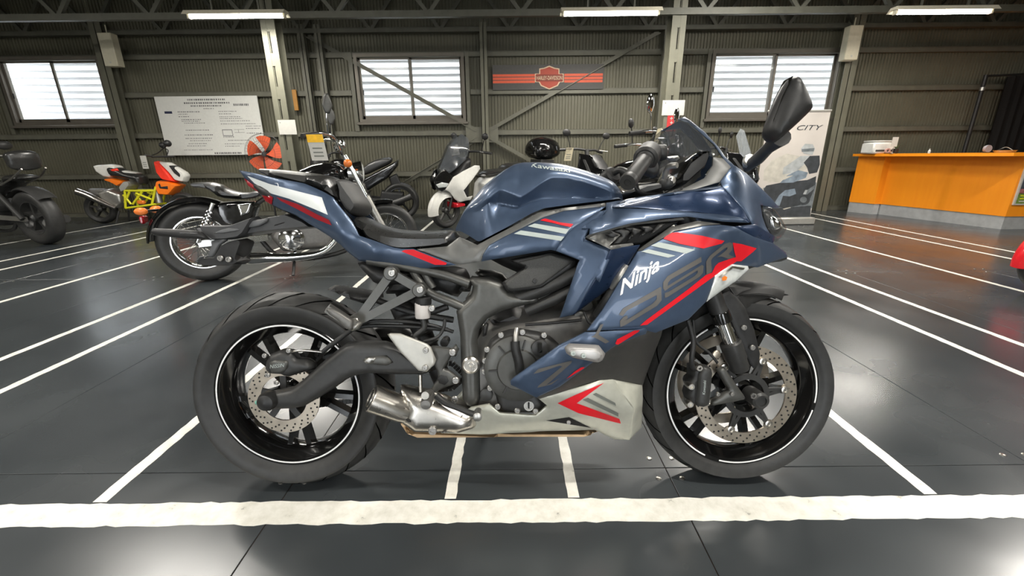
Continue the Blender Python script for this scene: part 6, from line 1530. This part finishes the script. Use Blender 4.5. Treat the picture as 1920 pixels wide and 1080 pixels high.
# things on the counter
p = on_top(1650, 280); o = empty('desk_printer', (p[0], 7.2, HC)); s_ = 6.9 / 6.6; tag(o, 'white desk printer on the wooden counter', 'printer')
MB().bbox(-.18, .18, -.13, .13, 0, .17, .02).out('printer_body', M_WHITEP, o); MB().bbox(-.14, .14, -.135, -.12, .03, .06, .004).out('paper_slot', M_DGREY, o); MB().bbox(-.17, .17, -.12, .12, .172, .20, .01).out('printer_lid', M_PAPER, o)
o.location.x = on_wall(1646, 280, 7.2)[0]
x = on_wall(1674, 280, 6.98)[0]; o = empty('potted_plant', (x, 6.93, HC)); tag(o, 'small plant in a dark pot beside the printer', 'plant')
MB().lathe([(.030, 0), (.042, .07), (.038, .072), (.036, .06), (0, .06)], (0, 0, 0), (0, 0, 1), 18).out('pot', M_BLACK, o)
for k in range(9):
    a = 2 * PI * k / 9; L = .06 + .015 * (k % 3); V = [(0, 0, .06), (.4 * L * math.cos(a - .3), .4 * L * math.sin(a - .3), .06 + .7 * L), (L * math.cos(a) * .8, L * math.sin(a) * .8, .06 + L), (.4 * L * math.cos(a + .3), .4 * L * math.sin(a + .3), .06 + .75 * L)]
    obj('leaf', V + [(q[0], q[1], q[2] - .002) for q in V], [(0, 1, 2, 3), (7, 6, 5, 4)], mat('plant_leaf', (.10, .16, .06), .5), o, False)
x = on_wall(1681, 253, 6.86)[0]; o = empty('card_stand', (x, 6.86, HC)); tag(o, 'white card on a thin stand on the counter', 'card stand')
MB().tube([(0, 0, 0), (0, 0, .11)], .005, 8).out('stem', M_STEEL, o); MB().lathe([(.03, 0), (.03, .006), (.01, .01)], (0, 0, 0), (0, 0, 1), 16).out('foot', M_STEEL, o); MB().box(-.045, .045, -.002, .002, .10, .24).out('card', M_PAPER, o, False)
x = on_wall(1664, 283, 6.98)[0]; o = empty('tape_roll', (x, 6.98, HC)); tag(o, 'small pinkish tape roll beside the plant pot', 'tape roll')
MB().lathe([(.022, -.012), (.04, -.012), (.04, .012), (.022, .012)], (0, 0, .04), (0, 1, 0), 20, True).out('tape', mat('pink_plastic', (.55, .32, .28), .5), o); MB().bbox(-.04, .04, -.014, .014, 0, .012, .003).out('holder', M_BLACK, o)
x = on_wall(1743, 282, 6.2)[0]; o = empty('small_bottle', (x, 6.2, HC)); tag(o, 'tiny white bottle standing alone on the counter', 'bottle')
MB().lathe([(.014, 0), (.016, .004), (.016, .035), (.007, .045), (.007, .052)], (0, 0, 0), (0, 0, 1), 16).out('bottle_body', M_WHITEP, o); MB().lathe([(.009, .05), (.009, .062), (.0, .063)], (0, 0, 0), (0, 0, 1), 12).out('cap', M_PAPER, o)
x = on_wall(1851, 279, 5.9)[0]; o = empty('desk_clock', (x, 5.9, HC)); tag(o, 'round grey desk clock on the counter', 'clock')
MB().lathe([(0, -.02), (.045, -.02), (.048, 0), (.04, .02), (0, .02)], (0, 0, .052), (0, 1, 0), 22).out('clock_case', mat('grey_plastic_case', (.30, .28, .30), .4), o); MB().bbox(-.03, .03, -.02, .02, 0, .012, .003).out('clock_foot', M_BLACK, o)
x = on_wall(1885, 280, 5.8)[0]; o = empty('spectacle_tray', (x, 5.8, HC)); tag(o, 'low wire tray on the counter near the poster', 'tray')
MB().lathe([(.09, .0), (.11, .03), (.108, .03), (.088, .003), (0, .003)], (0, 0, 0), (0, 0, 1), 24).out('tray_bowl', M_ALU, o); MB().tube([(-.10, 0, .03), (0, 0, .07), (.10, 0, .03)], .004, 6).out('tray_handle', M_STEEL, o)
# landscape poster hanging on the counter's end face
pz1, pz0 = .915, .32; px_ = 6.47
o = MB().box(px_, px_ + .62, 5.548, 5.5695, pz0, pz1).out('landscape_poster', M_PAPER, None, False); tag(o, 'landscape poster with blue sky and green field on the counter end', 'poster')
def lp(name, L, m, d): quad(name, [(px_ + .62 * u, 5.548 - d, pz1 - (pz1 - pz0) * v) for u, v in L][::-1], m, o)
lp('print_sky', [(.03,.02),(.97,.02),(.97,.45),(.03,.45)], mat('poster_blue', (.04, .25, .75), .5, 0, .2, 6), .001)
lp('print_mountain', [(.03,.42),(.2,.38),(.4,.30),(.7,.40),(.97,.34),(.97,.66),(.03,.66)], mat('poster_mountain', (.06, .07, .09), .5, 0, .4, 20), .0016)
lp('print_flowers', [(.03,.66),(.97,.66),(.97,.76),(.03,.76)], mat('poster_flowers', (.35, .12, .12), .5, 0, .5, 60), .0012)
lp('print_field', [(.03,.75),(.97,.75),(.97,.97),(.03,.97)], mat('poster_green', (.16, .24, .04), .5, 0, .4, 40), .0012)
for k in range(3): lp('print_text_line', [(.08,.79+.06*k),(.6,.79+.06*k),(.6,.815+.06*k),(.08,.815+.06*k)], M_YELLOW if k < 2 else M_PAPER, .002)
# black backdrop cloth on a stand behind the counter
yb_ = 7.62; o = empty('backdrop_stand', (0, yb_, 0)); tag(o, 'black backdrop cloth hung from a black stand', 'backdrop')
p = on_wall(1826, 220, yb_); xs_ = p[0]; xl = on_wall(1868, 200, yb_)[0]; zt_ = on_wall(1845, 143, yb_)[2]
MB().tube([(xs_, 0, 0), (xs_, 0, zt_ + .02)], .028, 12).out('stand_pole', M_BLACK, o); MB().lathe([(.036, 0), (.036, .05), (.03, .055)], (xs_, 0, on_wall(1842, 170, yb_)[2]), (0, 0, 1), 14).out('pole_collar', M_ALU, o)
MB().tube([(xs_ - .02, 0, zt_), (9.2, 0, zt_ + .06)], .018, 10).out('cross_bar', M_BLACK, o)
for a in (0, 2.1, 4.2): MB().tube([(xs_, 0, .25), (xs_ + .10 * math.cos(a), .10 * math.sin(a), .01)], .012, 8).out('stand_leg', M_BLACK, o)
V = []; Fc = []; n = 60; x9 = 9.2
for i in range(n + 1):
    t = i / n; xx = xl + (x9 - xl) * t; yy_ = -.05 + .025 * math.sin(t * 46) + .01 * math.sin(t * 101)
    V += [(xx, yy_, .05), (xx, yy_ * .6, zt_ + .05 * t - .01)]
for i in range(n): Fc.append((2*i, 2*i+2, 2*i+3, 2*i+1))
nv = len(V); V += [(x, y + .004, z) for x, y, z in V]; Fc += [tuple(i + nv for i in f[::-1]) for f in Fc]
obj('cloth', V, Fc, mat('black_cloth', (.004, .004, .004), .9, 0, .2), o)
# price tags on the parked scooters
p = E.M @ Vector((.20, .26, 1.07)); p = Vector(E.M @ Vector((.20, -.30, 1.14))); p = Vector((p.x - .09, p.y - .085, p.z - .02)); round_tag('price_tag', 'white tag on the white scooter handlebar', p, (.13, 0, .02), (.03, 0, -.14))
p = F_.M @ Vector((.16, -.30, 1.07)); round_tag('price_tag', 'yellowed tag on the black scooter with the top box', p, (.10, 0, .0), (-.03, 0, -.17), mat('cream_card', (.62, .55, .38), .6))
p = on_wall(1233, 242, 3.4); round_tag('price_tag', 'narrow cream tag hanging from the chrome mirror cruiser', p, (.035, 0, .01), (-.03, 0, -.14), mat('cream_card', (.62, .55, .38)))
